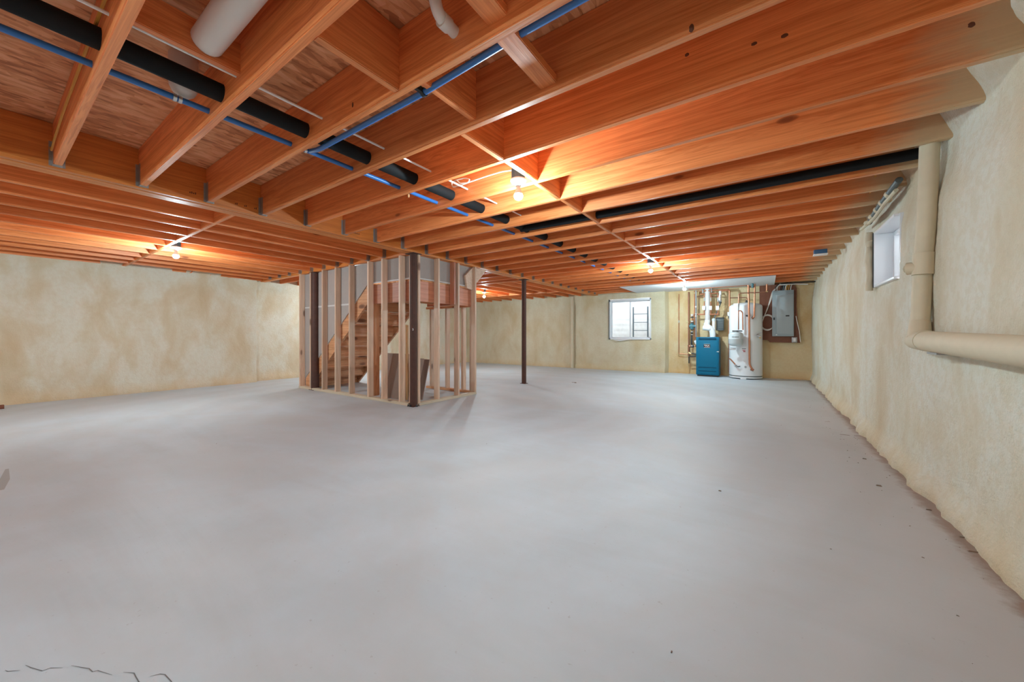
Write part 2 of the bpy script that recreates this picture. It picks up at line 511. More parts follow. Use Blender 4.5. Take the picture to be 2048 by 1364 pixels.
def foam_wall(name, pos, u0, u1, z0, z1, mat, holes=(), step=0.05, **kw):
    """Sprayed-foam wall surface: pos(u, z) -> point; holes are (u0, u1, z0, z1) openings."""
    us = splits(u0, u1, step, [h[i] for h in holes for i in (0, 1)])
    zs = splits(z0, z1, step, [h[i] for h in holes for i in (2, 3)] + [0.03, 0.06, 0.09, 0.12])
    bm = bmesh.new()
    V = [[bm.verts.new(pos(u, z)) for z in zs] for u in us]
    for i in range(len(us) - 1):
        for j in range(len(zs) - 1):
            uc, zc = (us[i] + us[i + 1]) / 2, (zs[j] + zs[j + 1]) / 2
            if any(h[0] < uc < h[1] and h[2] < zc < h[3] for h in holes): continue
            bm.faces.new((V[i][j], V[i + 1][j], V[i + 1][j + 1], V[i][j + 1]))
    bmesh.ops.delete(bm, geom=[v for v in bm.verts if not v.link_faces], context='VERTS')
    return emit(name, bm, mat, None, smooth=True, kind='structure', **kw)

def lump(u, z, seed, amp=1.0):
    """Outward swelling of hand-sprayed foam: vertical passes, lumps and a bead at the slab."""
    n = noise.noise((u * 1.25 + seed, z * 0.7, seed)) * 0.026
    n += noise.noise((u * 4.2 + seed * 2, z * 3.4, 4.0)) * 0.009
    n += noise.noise((u * 13.0, z * 12.0 + seed, 9.0)) * 0.0045
    n += noise.noise((u * 27.0, z * 25.0, seed)) * 0.0035
    bead = (0.045 + 0.030 * noise.noise((u * 3.7, seed, 2.0)) + 0.016 * noise.noise((u * 13.0, seed, 5.0)))
    n += bead * (1 - sstep(0.015, 0.17 + 0.05 * noise.noise((u * 2.0, seed, 7.0)), z))
    return n * amp

# ------------------------------------------------------------------ setting: slab and walls
ZJ = 2.0915          # underside of the joists
JH, JT = 0.2835, 0.038
ZS = ZJ + JH         # underside of the subfloor
SP = 0.4064          # joists 16 inches on centre

bm = bmesh.new()
bm_box(bm, -9.2, 1.15, -2.95, 10.4, -0.12, 0.0)
floor = emit('floor', bm, 'concrete', None, kind='structure')
def ribbon(name, pts, wd, mat, z=0.0008):
    bm = bmesh.new()
    P = [Vector((p[0], p[1], z)) for p in pts]
    L = []
    for i, p in enumerate(P):
        t = (P[min(i + 1, len(P) - 1)] - P[max(i - 1, 0)]).normalized()
        n = Vector((-t.y, t.x, 0)) * wd * (0.35 if i in (0, len(P) - 1) else 1.0)
        L.append((bm.verts.new(p + n), bm.verts.new(p - n)))
    for a, b in zip(L, L[1:]):
        bm.faces.new((a[0], b[0], b[1], a[1]))
    return emit(name, bm, mat, floor)
for pts in ([(-1.8150, 0.0450), (-1.8030, 0.0490), (-1.7780, 0.0700)], [(-1.7940, 0.0800), (-1.7680, 0.0880), (-1.7230, 0.1060), (-1.7190, 0.1200), (-1.6900, 0.1410)],
            [(-1.6810, 0.1560), (-1.6410, 0.1750), (-1.6230, 0.1840), (-1.5990, 0.1880), (-1.5930, 0.1970), (-1.5380, 0.2180)],
            [(-1.5240, 0.2380), (-1.4950, 0.2550), (-1.4730, 0.2550), (-1.4480, 0.2560), (-1.4120, 0.2600)], [(-1.4430, 0.2780), (-1.4300, 0.2960), (-1.4160, 0.3040), (-1.3740, 0.3080), (-1.3390, 0.3080)]):
    ribbon('crack', pts, 0.0011, 'crack')
ribbon('scuff_mark', [(-4.5280, 0.1210), (-4.1990, 0.1020), (-3.9410, 0.0870)], 0.022, 'stain')

def pos_right(y, z):
    return (0.822 + 0.04 * sstep(1.65, 2.06, z) - 0.06 * sstep(2.08, 2.30, z) - lump(y, z, 3.7), y, z)
WR = (3.945, 4.60, 1.40, 1.895)
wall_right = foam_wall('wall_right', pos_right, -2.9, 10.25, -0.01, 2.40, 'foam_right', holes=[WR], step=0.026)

def pos_far(x, z):
    led = 0.030 * sstep(1.90, 1.96, z + 0.02 * noise.noise((x * 4, 0, 1)))
    return (x, 9.955 + 0.185 * sstep(-2.115, -2.075, x) - lump(x, z, 8.1) * 0.8 - led, z)
WF = (-3.565, -2.455, 0.845, 1.945)
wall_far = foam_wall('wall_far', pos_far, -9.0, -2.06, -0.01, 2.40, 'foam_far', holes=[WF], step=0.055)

def pos_util(x, z):
    led = 0.035 * sstep(1.93, 2.02, z)
    return (x, 10.14 - lump(x, z, 15.3) * 0.85 - led, z)
wall_utility = foam_wall('wall_utility', pos_util, -2.30, 1.0, -0.01, 2.40, 'foam_utility', step=0.055)

def pos_left(y, z):
    led = 0.035 * sstep(1.93, 1.97, z + 0.03 * noise.noise((y * 3, 0, 1)))
    return (-8.665 - 0.15 * sstep(3.27, 3.33, y) + lump(y, z, 22.9) * 0.9 + led, y, z)
wall_left = foam_wall('wall_left', pos_left, -2.9, 10.2, -0.01, 2.40, 'foam_left', step=0.055)

def pos_near(x, z):
    return (x, -2.72 + lump(x, z, 31.0), z)
wall_near = foam_wall('wall_near', pos_near, -9.0, 1.0, -0.01, 2.40, 'foam_left', step=0.12)

# ------------------------------------------------------------------ ceiling: subfloor, beams, joists, blocking
ceiling = empty('ceiling', (-4, 3.5, ZJ), kind='structure')
random.seed(4)
row = 0
y = -2.95
while y < 10.4:
    x = -9.2 - (1.22 if row % 2 else 0.0)
    while x < 1.2:
        x0, x1 = max(x, -9.2), min(x + 2.44, 1.2)
        y1 = min(y + 1.22, 10.4)
        if x1 - x0 > 0.05:
            bm = bmesh.new()
            vs = bm_box(bm, x0, x1, y, y1, ZS, ZS + 0.019)
            be = [e for e in bm.edges if all(v.co.z < ZS + 0.001 for v in e.verts)]
            bmesh.ops.bevel(bm, geom=be, offset=0.0035, segments=1, affect='EDGES')
            emit('subfloor_panel', bm, 'osb', ceiling)
        x += 2.44
    y += 1.22
    row += 1

XB0, XB1 = -4.07, -3.89
for i in range(3):
    board('beam_ply', (XB0 + 0.03 + 0.06 * i, -2.75, 2.080 - 0.0015 * (i % 2)), (0, 1, 0), (0, 0, 1), 12.75, 0.0595, 0.294, 'beam', ceiling)
for i in range(2):
    board('header_ply', (-8.72, 3.385 + 0.045 * i, 2.080 + 0.002 * i), (1, 0, 0), (0, 0, 1), 4.65, 0.0445, 0.294, 'beam', ceiling)

def hanger(p, along, joist):
    """Galvanised joist hanger at p (joist underside on the beam face); along = unit direction of the joist away from the beam."""
    a = Vector(along); s = Vector((-a.y, a.x, 0)); up = Vector((0, 0, 1)); p = Vector(p)
    bm = bmesh.new()
    def slab(o, u, v, w_):
        vs = [bm.verts.new(o + u * i + v * j + w_ * k) for i in (0, 1) for j in (0, 1) for k in (0, 1)]
        for q in ((0, 1, 3, 2), (4, 6, 7, 5), (0, 4, 5, 1), (2, 3, 7, 6), (0, 2, 6, 4), (1, 5, 7, 3)):
            bm.faces.new([vs[i] for i in q])
    h = JT / 2 + 0.0005
    slab(p + s * (-h - 0.002) - up * 0.002, a * 0.05, s * (2 * h + 0.004), up * 0.002)
    for sg in (-1, 1):
        slab(p + s * sg * h, a * 0.05, s * sg * 0.002, up * 0.16)
        slab(p + s * sg * h, a * 0.002, s * sg * 0.016, up * 0.16)
        for k in range(4):
            slab(p + s * sg * (h + 0.004) + up * (0.03 + 0.036 * k) + a * 0.002, a * 0.003, s * sg * 0.008, up * 0.008)
    emit('joist_hanger', bm, 'galv', joist)

def JY(n):
    return -0.1231 + SP * n + 0.0173
XJ0 = XB1
for n in range(-6, 25):
    j = board('joist', (XJ0 + 0.002, JY(n), ZJ), (1, 0, 0), (0, 0, 1), 4.85, JT, JH, 'joist_sprayed', ceiling)
    if n >= 0:
        hanger((XJ0, JY(n), ZJ), (1, 0, 0), j)
# blocking row between the right-hand joists
for n in range(4, 24):
    board('blocking', (-1.395 + 0.012 * ((n * 7) % 3 - 1), JY(n) + JT / 2, ZJ + 0.001), (0, 1, 0), (0, 0, 1), SP - JT, JT, JH - 0.002, 'joist', ceiling)
board('blocking', (-1.40, JY(2) + JT / 2, ZJ + 0.001), (0, 1, 0), (0, 0, 1), SP - JT, JT, JH - 0.002, 'joist', ceiling)
board('blocking', (-1.285, JY(3) + JT / 2, ZJ + 0.026), (0, 1, 0), (0, 0, 1), SP - JT, JT, JH - 0.028, 'joist', ceiling)
board('blocking', (-0.83, JY(3) + JT / 2, 2.125), (0, 1, 0), (0, 0, 1), SP - JT, 0.089, 0.038, 'joist', ceiling)
board('blocking', (-0.82, JY(2) + JT / 2, 2.140), (0, 1, 0), (0, 0, 1), SP - JT, 0.089, 0.038, 'joist', ceiling)
board('blocking', (-2.015, JY(1) + JT / 2, 2.178), (0, 1, 0), (0, 0, 1), SP - JT, 0.038, 0.14, 'joist', ceiling)
# left-hand joists run towards the stair header
XL = [-4.569, -4.956, -5.387, -5.800] + [-5.800 - SP * k for k in range(1, 8)]
for k, x in enumerate(XL):
    j = board('joist', (x, -2.70, ZJ), (0, 1, 0), (0, 0, 1), 6.06, JT, JH, 'joist', ceiling)
    if x > -8.5:
        hanger((x, 3.3625, ZJ), (0, -1, 0), j)
edges = [XB0] + XL
for a, b in zip(edges, edges[1:]):
    x0, x1 = b + JT / 2, a - (JT / 2 if a != XB0 else 0)
    board('blocking', (x0, 1.36, ZJ + 0.001), (1, 0, 0), (0, 0, 1), x1 - x0, JT, JH - 0.002, 'joist', ceiling)
# large dark knots on the near joist faces, and the ink stamp on the main beam
KN = [(-0.2260, 4, 2.1090, 0.010, 0.022), (-0.0410, 5, 2.2330, 0.013, 0.011), (0.0650, 5, 2.2190, 0.015, 0.012), (-0.3070, 5, 2.3000, 0.011, 0.012), (0.6960, 6, 2.2450, 0.012, 0.016), (-0.9420, 3, 2.0550, 0.010, 0.007), (-1.7490, 3, 2.1560, 0.009, 0.019)]
for x, n, z, ra, rb in KN:
    ra, rb = ra * 0.85, rb * 0.75
    bm = bmesh.new()
    c = bm.verts.new((x, JY(n) - JT / 2 - 0.0025, z))
    rg = [bm.verts.new((x + ra * (1 + 0.18 * math.sin(3 * k)) * math.cos(k * math.pi / 6), JY(n) - JT / 2 - 0.0002, z + rb * math.sin(k * math.pi / 6))) for k in range(12)]
    for k in range(12):
        bm.faces.new((c, rg[k], rg[(k + 1) % 12]))
    emit('knot', bm, 'knot', ceiling)
for i, (y0_, ww) in enumerate(((0.985, 0.05), (1.30, 0.025), (1.37, 0.028), (1.45, 0.03), (2.43, 0.10))):
    bm = bmesh.new()
    for k in range(int(ww / 0.012)):
        bm_box(bm, XB1 - 0.0004, XB1 + 0.0006, y0_ + k * 0.012, y0_ + k * 0.012 + 0.007, 2.135, 2.135 + 0.012 + 0.005 * ((k * 3) % 2))
    emit('ink_stamp', bm, 'knot', ceiling, kind='stuff')
# framing behind the stair
board('header_ply', (-8.8, 6.38, ZJ), (1, 0, 0), (0, 0, 1), 4.73, 0.076, 0.29, 'joist', ceiling)
board('trimmer', (-7.10, 3.456, ZJ), (0, 1, 0), (0, 0, 1), 1.39, 0.076, JH, 'joist', ceiling)
for k in range(4):
    yy = 4.90 + k * 0.385
    j = board('joist', (-8.8, yy, ZJ), (1, 0, 0), (0, 0, 1), 4.728, JT, JH, 'joist', ceiling)
    hanger((XB0, yy, ZJ), (-1, 0, 0), j)
for yy in (3.78, 4.15, 4.52):
    board('joist', (-8.8, yy, ZJ), (1, 0, 0), (0, 0, 1), 1.66, JT, JH, 'joist', ceiling)
for k in range(11):
    x = -4.42 - SP * k
    board('joist', (x, 6.42, ZJ), (0, 1, 0), (0, 0, 1), 3.55, JT, JH, 'joist', ceiling)
    if 0 < k < 9:
        board('blocking', (x + JT / 2, 8.62, ZJ + 0.001), (1, 0, 0), (0, 0, 1), SP - JT, JT, JH - 0.002, 'joist', ceiling)
# white board under the joists above the boiler, in two sheets
box('drywall_panel', -2.80, -1.30, 8.50, 10.07, ZJ - 0.0132, ZJ - 0.0005, 'drywall_white', ceiling)
box('drywall_panel', -1.299, 0.16, 8.50, 10.07, ZJ - 0.0130, ZJ - 0.0005, 'drywall_white', ceiling)
# foam-sprayed band along the head of the far wall
# ------------------------------------------------------------------ windows

# window_1: far wall, slider over a window well
w1 = empty('window_1', (-3.01, 10.05, 0.845), kind='structure')
fx0, fx1, fz0, fz1 = -3.565, -2.455, 0.845, 1.945
fy0, fy1 = 9.93, 10.12
for (x0, x1, z0, z1) in ((fx0, fx0 + 0.028, fz0, fz1), (fx1 - 0.028, fx1, fz0, fz1), (fx0, fx1, fz0, fz0 + 0.045), (fx0, fx1, fz1 - 0.06, fz1)):
    box('window_frame', x0, x1, fy0, fy1, z0, z1, 'vinyl', w1, bev=0.004)
xm = -3.0260
def sash(x0, x1, y0, y1, parent):
    t = 0.024
    for (a, b, c, d) in ((x0, x0 + t, fz0 + 0.045, fz1 - 0.06), (x1 - t, x1, fz0 + 0.045, fz1 - 0.06), (x0 + t, x1 - t, fz0 + 0.045, fz0 + 0.045 + t), (x0 + t, x1 - t, fz1 - 0.06 - t, fz1 - 0.06)):
        box('sash_rail', a, b, y0, y1, c, d, 'vinyl', parent, bev=0.003)
    box('window_pane', x0 + t, x1 - t, (y0 + y1) / 2 - 0.003, (y0 + y1) / 2 + 0.003, fz0 + 0.045 + t, fz1 - 0.06 - t, 'glass', parent)
sash(fx0 + 0.028, xm + 0.012, 10.03, 10.055, w1)
sash(xm - 0.012, fx1 - 0.028, 10.065, 10.09, w1)
box('window_gasket', fx0 - 0.02, fx0 - 0.001, 9.925, 10.02, fz0, fz1, 'grey_box', w1)
# hand-sprayed foam lip under the sill
bm = bmesh.new()
bm_tube(bm, [(fx0 + 0.12 + 0.06 * i, 9.915 + 0.006 * math.sin(i * 2.1), 0.835 - 0.014 * math.sin(i * 0.62)) for i in range(9)], [0.004, 0.012, 0.018, 0.021, 0.020, 0.018, 0.014, 0.009, 0.003], 8)
emit('foam_lip', bm, 'white', w1, smooth=True)

# window_2: right wall, set deep in the foam
w2 = empty('window_2', (0.95, 4.27, 1.40), kind='structure')
y0, y1, z0, z1 = WR
for (a, b, c, d) in ((y0, y0 + 0.02, z0, z1), (y1 - 0.02, y1, z0, z1), (y0 + 0.02, y1 - 0.02, z0, z0 + 0.02), (y0 + 0.02, y1 - 0.02, z1 - 0.02, z1)):
    box('window_reveal', 0.835 if a == y0 else 0.805, 1.02, a, b, c, d, 'vinyl', w2, bev=0.003)
for (a, b, c, d) in ((y0 + 0.02, y0 + 0.055, z0 + 0.02, z1 - 0.02), (y1 - 0.055, y1 - 0.02, z0 + 0.02, z1 - 0.02), (y0 + 0.055, y1 - 0.055, z0 + 0.02, z0 + 0.055), (y0 + 0.055, y1 - 0.055, z1 - 0.055, z1 - 0.02)):
    box('window_frame', 0.925, 0.99, a, b, c, d, 'vinyl', w2, bev=0.003)
ym = (y0 + y1) / 2
box('window_mullion', 0.935, 0.985, ym - 0.018, ym + 0.018, z0 + 0.055, z1 - 0.055, 'vinyl', w2, bev=0.003)
for a, b in ((y0 + 0.055, ym - 0.018), (ym + 0.018, y1 - 0.055)):
    box('window_pane', 0.957, 0.963, a, b, z0 + 0.055, z1 - 0.055, 'glass', w2)
box('window_gasket', 0.800, 0.83, y1 + 0.001, y1 + 0.016, z0, z1, 'iron', w2)
bm = bmesh.new()
random.seed(8)
bm_tube(bm, [(0.790 + random.uniform(-.004, .004), y1 + 0.052 + random.uniform(-.016, .016), z0 - 0.02 + (z1 - z0 + 0.04) * i / 12) for i in range(13)], [0.028 + random.uniform(-.006, .007) for i in range(13)], 9)
emit('foam_bead', bm, 'foam_pipe', w2, smooth=True)

# wells outside, open to the sky
def well(name, c, axis, half, depth, zb, zt, label):
    root = empty(name, (c[0], c[1], zb), label, 'window well')
    n = 28
    bm = bmesh.new()
    nz = 40
    rows = []
    for j in range(nz + 1):
        z = zb + (zt - zb) * j / nz
        off = 0.004 * math.sin(j * math.pi * 0.5)
        r = []
        for i in range(n + 1):
            t = math.pi * i / n
            p, q = -math.cos(t) * (half + off), math.sin(t) ** 0.6 * (depth + off)
            r.append(bm.verts.new((c[0] + p, c[1] + q, z) if axis == 'Y' else (c[0] + q, c[1] - p, z)))
        rows.append(r)
    for a, b in zip(rows, rows[1:]):
        for i in range(n):
            bm.faces.new((a[i], a[i + 1], b[i + 1], b[i]))
    emit('corrugated_shell', bm, 'well', root, smooth=True)
    if axis == 'Y': box('gravel_bed', c[0] - half, c[0] + half, c[1], c[1] + depth, -0.05, zb, 'gravel', root)
    else: box('gravel_bed', c[0], c[0] + depth, c[1] - half, c[1] + half, -0.05, zb, 'gravel', root)
well('window_well', (-3.01, 10.16, 0), 'Y', 0.78, 0.95, 0.72, 2.30, 'pale corrugated steel window well outside the big sliding window')
well('window_well', (1.06, 4.27, 0), 'X', 0.62, 0.80, 1.22, 1.72, 'corrugated steel well outside the small window in the right wall')
lad = empty('well_ladder', (-2.88, 10.75, 0.74), 'blue grey steel ladder standing in the well behind the sliding window', 'ladder')
lx0, lx1 = -3.1490, -2.7430
for lx in (lx0, lx1):
    box('rail', lx - 0.018, lx + 0.018, 10.74, 10.77, 0.74, 1.775, 'ladder', lad, bev=0.004)
for v in (627.8, 646.5, 665):
    z = 1.5710 + (627.8 - v) * 0.01272
    tube('rung', [(lx0, 10.755, z), (lx1, 10.755, z)], 0.009, 'ladder', lad)

# ------------------------------------------------------------------ stair enclosure framing
YF = 3.335
def studs_front(name, xs, z0, z1, parent, yf=YF):
    for x in xs:
        board(name, (x + JT / 2, yf, z0), (0, 0, 1), (0, 1, 0), z1 - z0, JT, 0.089, 'stud', parent)
sf = empty('wall_stair_front', (-5.5, YF, 0), kind='structure')
studs_front('stud', [-7.0290, -6.6530, -6.2520, -5.8480, -5.4450, -4.9560, -4.6160, -4.2230], 0.038, 2.079, sf)
board('stud', (-4.0730 + JT / 2, 3.395, 0.038), (0, 0, 1), (0, 1, 0), 2.041, JT, 0.089, 'stud', sf)
board('sill_plate', (-7.04, YF + 0.0445, 0.0), (1, 0, 0), (0, 0, 1), 3.02, 0.089, 0.038, 'sill', sf)
# double stud that carries the landing
board('landing_post', (-4.9560 + JT / 2, 3.440, 0.039), (0, 0, 1), (0, 1, 0), 1.405, JT, 0.089, 'stair', sf)
prism('drywall_panel', [(-7.02, 1.472), (-7.02, 2.079), (-3.985, 2.079), (-3.985, 1.772), (-5.06, 1.772), (-5.42, 1.472)], 'Y', 3.426, 3.438, 'drywall_grey', sf)
prism('drywall_panel', [(-7.02, 0.04), (-7.02, 1.466), (-5.43, 1.466), (-6.24, 0.800), (-7.0, 0.17), (-7.0, 0.04)], 'Y', 3.426, 3.438, 'drywall_grey', sf)
box('drywall_joint', -7.02, -5.44, 3.423, 3.4255, 1.455, 1.482, 'drywall_edge', sf)
box('drywall_edge_strip', -5.02, -4.01, 3.415, 3.437, 1.752, 1.771, 'drywall_white', sf)

sr = empty('wall_stair_right', (-3.95, 4.0, 0), kind='structure')
XR = -3.905
def stud_right(y, z0=0.038, z1=2.079):
    board('stud', (XR - 0.089, y - JT / 2, z0), (0, 0, 1), (1, 0, 0), z1 - z0, JT, 0.089, 'stud', sr)
for yv in (3.4520, 3.8200, 4.2410, 4.6420):
    stud_right(yv)
board('stud', (XR - 0.089, 4.1510 - JT / 2, 1.435), (0, 0, 1), (1, 0, 0), 0.644, JT, 0.089, 'landing', sr)
board('sill_plate', (XR - 0.0445, 3.41, 0.0), (0, 1, 0), (0, 0, 1), 4.6420 - 3.41, 0.089, 0.038, 'sill', sr)
box('drywall_panel', -4.007, -3.995, 3.44, 4.66, 1.772, 2.079, 'drywall_grey', sr)
box('drywall_edge_strip', -4.008, -3.985, 3.44, 4.64, 1.752, 1.771, 'drywall_edge', sr)
prism('gusset_block', [(4.42, 1.92), (4.60, 2.075), (4.95, 2.075), (4.74, 1.87), (4.66, 1.80), (4.60, 1.705), (4.46, 1.72)], 'X', -3.985, -3.948, 'stud', sr)

sb = empty('wall_stair_back', (-4.6, 4.65, 0), kind='structure')
board('sill_plate', (-5.12, 4.70, 0.0), (1, 0, 0), (0, 0, 1), 1.12, 0.089, 0.038, 'stair', sb)
for xv in (-5.0310, -4.6400, -4.2630, -4.0770):
    board('stud', (xv + JT / 2, 4.66, 0.038), (0, 0, 1), (0, 1, 0), 1.40, JT, 0.089, 'stud', sb)
board('top_plate', (-5.12, 4.70, 1.438), (1, 0, 0), (0, 0, 1), 1.12, 0.089, 0.038, 'stair', sb)

# ------------------------------------------------------------------ staircase
st = empty('staircase', (-6.0, 3.9, 0), 'unpainted wooden staircase and landing inside the open stud enclosure', 'stairs')
sl = 0.83
prism('stringer', [(-6.86, 0.001), (-5.066, 1.49), (-5.066, 1.745), (-5.10, 1.745), (-6.24, 0.799), (-7.0, 0.168), (-7.0, 0.001)], 'Y', 3.4405, 3.478, 'stair', st)
prism('stringer', [(-6.86, 0.001), (-5.03, 1.52), (-5.03, 1.745), (-5.10, 1.745), (-6.24, 0.799), (-7.0, 0.168), (-7.0, 0.001)], 'Y', 4.40, 4.438, 'stair', st)
rise, run, x0 = 0.1935, 0.2325, -6.90
for i in range(9):
    xr = x0 + i * run
    board('riser', (xr + 0.01, 3.479, i * rise + 0.002), (0, 1, 0), (0, 0, 1), 0.920, 0.02, rise - 0.031, 'stair', st)
    if i < 8:
        board('tread', (xr + 0.105, 3.479, (i + 1) * rise - 0.028), (0, 1, 0), (0, 0, 1), 0.920, 0.262, 0.028, 'stair', st)
board('landing_rim', (-5.02, 3.46, 1.445), (1, 0, 0), (0, 0, 1), 1.01, 0.038, 0.286, 'landing', st)
board('landing_rim', (-4.029, 3.48, 1.445), (0, 1, 0), (0, 0, 1), 1.15, 0.038, 0.286, 'landing', st)
board('landing_rim', (-5.02, 4.61, 1.477), (1, 0, 0), (0, 0, 1), 0.97, 0.038, 0.25, 'landing', st)
for xx in (-4.75, -4.40):
    board('landing_joist', (xx, 3.48, 1.50), (0, 1, 0), (0, 0, 1), 1.11, 0.038, 0.23, 'stair', st)
box('landing_deck', -5.02, -4.01, 3.442, 4.63, 1.732, 1.7505, 'osb', st)
for (xx, yy) in ((-4.96, 4.30),):
    board('landing_post', (xx, yy, 0.001), (0, 0, 1), (0, 1, 0), 1.49, 0.089, 0.038, 'stair', st)

# offcuts leaning under the landing
def leaning(name, x0, x1, yb, yt, h, mat, label, skew=0.0):
    bm = bmesh.new()
    t = 0.013
    for dy in (0, t):
        for (x, y, z) in ((x0, yb + dy, 0.001), (x1, yb + dy, 0.001), (x1 + skew, yt + dy, h), (x0 + skew, yt + dy, h)):
            bm.verts.new((x, y, z))
    bm.verts.ensure_lookup_table(); v = bm.verts
    for q in ((0, 1, 2, 3), (7, 6, 5, 4), (0, 4, 5, 1), (1, 5, 6, 2), (2, 6, 7, 3), (3, 7, 4, 0)):
        bm.faces.new([v[i] for i in q])
    o = emit(name, bm, mat)
    return tag(o, label, 'wallboard')
leaning('wallboard_offcut', -5.00, -4.42, 3.60, 3.72, 0.68, 'offcut', 'brown wallboard offcut leaning under the stair landing, largest and frontmost')
leaning('wallboard_offcut', -4.80, -4.22, 3.76, 3.86, 0.60, 'offcut', 'brown wallboard offcut leaning behind the largest offcut under the landing', 0.05)
leaning('wallboard_offcut', -4.26, -4.10, 3.52, 3.74, 0.62, 'offcut', 'narrow brown wallboard strip leaning beside the corner column under the landing', -0.06)
bm = bmesh.new(); bm_box(bm, -4.4220, -4.3890, 3.62, 3.65, 0.001, 1.12)
emit('wood_strip', bm, 'lath', None, label='thin pale wood strip standing upright under the stair landing', cat='wood strip')

# ------------------------------------------------------------------ steel columns
def column(x, y, r, label, ztop=2.078):
    root = empty('steel_column', (x, y, 0), label, 'column', 'brown steel support columns')
    lathe('shaft', [(r, 0.0), (r, ztop - 0.012)], (x, y, 0.006), 'steel_brown', root, seg=24)
    box('base_plate', x - r - 0.012, x + r + 0.012, y - r - 0.012, y + r + 0.012, 0.0, 0.006, 'steel_brown', root)
    box('cap_plate', x - 0.085, x + 0.085, y - 0.07, y + 0.07, ztop - 0.008, ztop, 'steel_brown', root)
    return root
c1 = column(-3.955, 3.372, 0.048, 'brown steel column at the near corner of the stair framing')
column(-3.98, 6.20, 0.046, 'brown steel column standing alone in the open floor right of the stairs')
column(-6.585, 3.40, 0.066, 'thick brown steel column at the left end of the stair framing')
column(-6.43, 6.12, 0.048, 'brown steel column in shade seen through the studs under the landing')
bm = bmesh.new()
random.seed(21)
for k in range(9):
    a = random.uniform(-2.6, 0.6); r_ = random.uniform(0.050, 0.085)
    x, y, h = -3.955 + r_ * math.cos(a), 3.372 + r_ * math.sin(a), random.uniform(0.015, 0.05)
    p = [bm.verts.new((x + random.uniform(-.02, .02), y + random.uniform(-.02, .02), 0.002)) for _ in range(3)] + [bm.verts.new((x, y, h))]
    for q in ((0, 1, 3), (1, 2, 3), (2, 0, 3), (0, 2, 1)):
        bm.faces.new([p[i] for i in q])
o = emit('torn_wrap', bm, 'iron', c1, kind='stuff')
tube('paint_splash', [(-3.923, 3.334, 1.03), (-3.918, 3.336, 1.045), (-3.925, 3.333, 1.06)], 0.004, 'white', c1, seg=5)

# ------------------------------------------------------------------ bulbs in plain lampholders
def bulb_light(x, y, zt, label, box_h=0.075, mount=True):
    root = empty('bulb_light', (x, y, zt), label, 'light', 'bare bulbs under the joists')
    if mount:
        lathe('junction_box', [(0.050, 0.0), (0.050, box_h)], (x, y, zt), 'blue_box', root, seg=8)
    lathe('lamp_holder', [(0.056, 0.0), (0.058, -0.010), (0.050, -0.022), (0.028, -0.030), (0.024, -0.045), (0.0, -0.045)], (x, y, zt), 'white', root, seg=20)
    # LED bulb: opaque plastic shank above a frosted dome that gives the light
    lathe('bulb_shank', [(0.013, 0.0), (0.016, -0.022), (0.0265, -0.050), (0.0295, -0.062)], (x, y, zt - 0.044), 'white', root, seg=20)
    prof = []
    for i in range(10):
        t = R(84) + R(96) * i / 9
        prof.append((0.0315 * math.sin(t), -0.073 + 0.0315 * math.cos(t)))
    prof[-1] = (0.0, prof[-1][1])
    lathe('bulb', prof, (x, y, zt - 0.044), 'bulb', root, seg=20)
    return root
bulb_light(-1.468, 2.212, ZJ, 'lit bare bulb nearest the camera, in a loop of white cable')
bulb_light(-6.176, 1.441 - 0.01, ZJ, 'lit bare bulb under the joists in front of the cream left wall')
bulb_light(-1.478, 5.96, ZJ, 'lit bare bulb halfway down the joists towards the boiler')
bulb_light(-1.441, 8.655, ZJ - 0.0135, 'lit bare bulb under the white board above the boiler', mount=False)
bulb_light(-6.05, 7.50, ZJ, 'lit bare bulb behind the stairs, right of the stair framing')
bulb_light(-7.75, 4.90, ZJ - 0.0005, 'lit bare bulb in the bay to the left behind the stairs', mount=False)
bulb_light(-1.47, -1.45, ZJ, 'lit bare bulb behind the camera near the right wall')
bulb_light(-6.18, -1.85, ZJ, 'lit bare bulb behind the camera on the left side')

# cables by the nearest bulb
tube('loose_cable', [(-1.5590, 2.2900, 2.2130), (-1.6660, 2.2900, 2.2290), (-1.8130, 2.2900, 2.2300), (-1.9690, 2.2900, 2.2270), (-2.1170, 2.2900, 2.2210), (-2.1920, 2.2900, 2.2290), (-2.2030, 2.2900, 2.2660), (-2.1510, 2.2900, 2.2790), (-2.0460, 2.2850, 2.2690), (-1.9870, 2.2800, 2.2400), (-2.0130, 2.2850, 2.2240), (-2.0970, 2.2800, 2.2330), (-2.1250, 2.2800, 2.2610)], 0.0055, 'cable_white', None, seg=8, bend=0.03, label='white cable looped beside the nearest bare bulb', cat='cable')
tube('loose_cable', [(-1.5000, 5.9500, 2.2040), (-1.6370, 5.9500, 2.1260), (-1.7790, 5.9500, 2.1410), (-1.9570, 5.9500, 2.1450), (-2.1420, 5.9500, 2.1660)], 0.006, 'cable_white', None, seg=6, bend=0.05, label='white cable running left from the bulb halfway down', cat='cable')

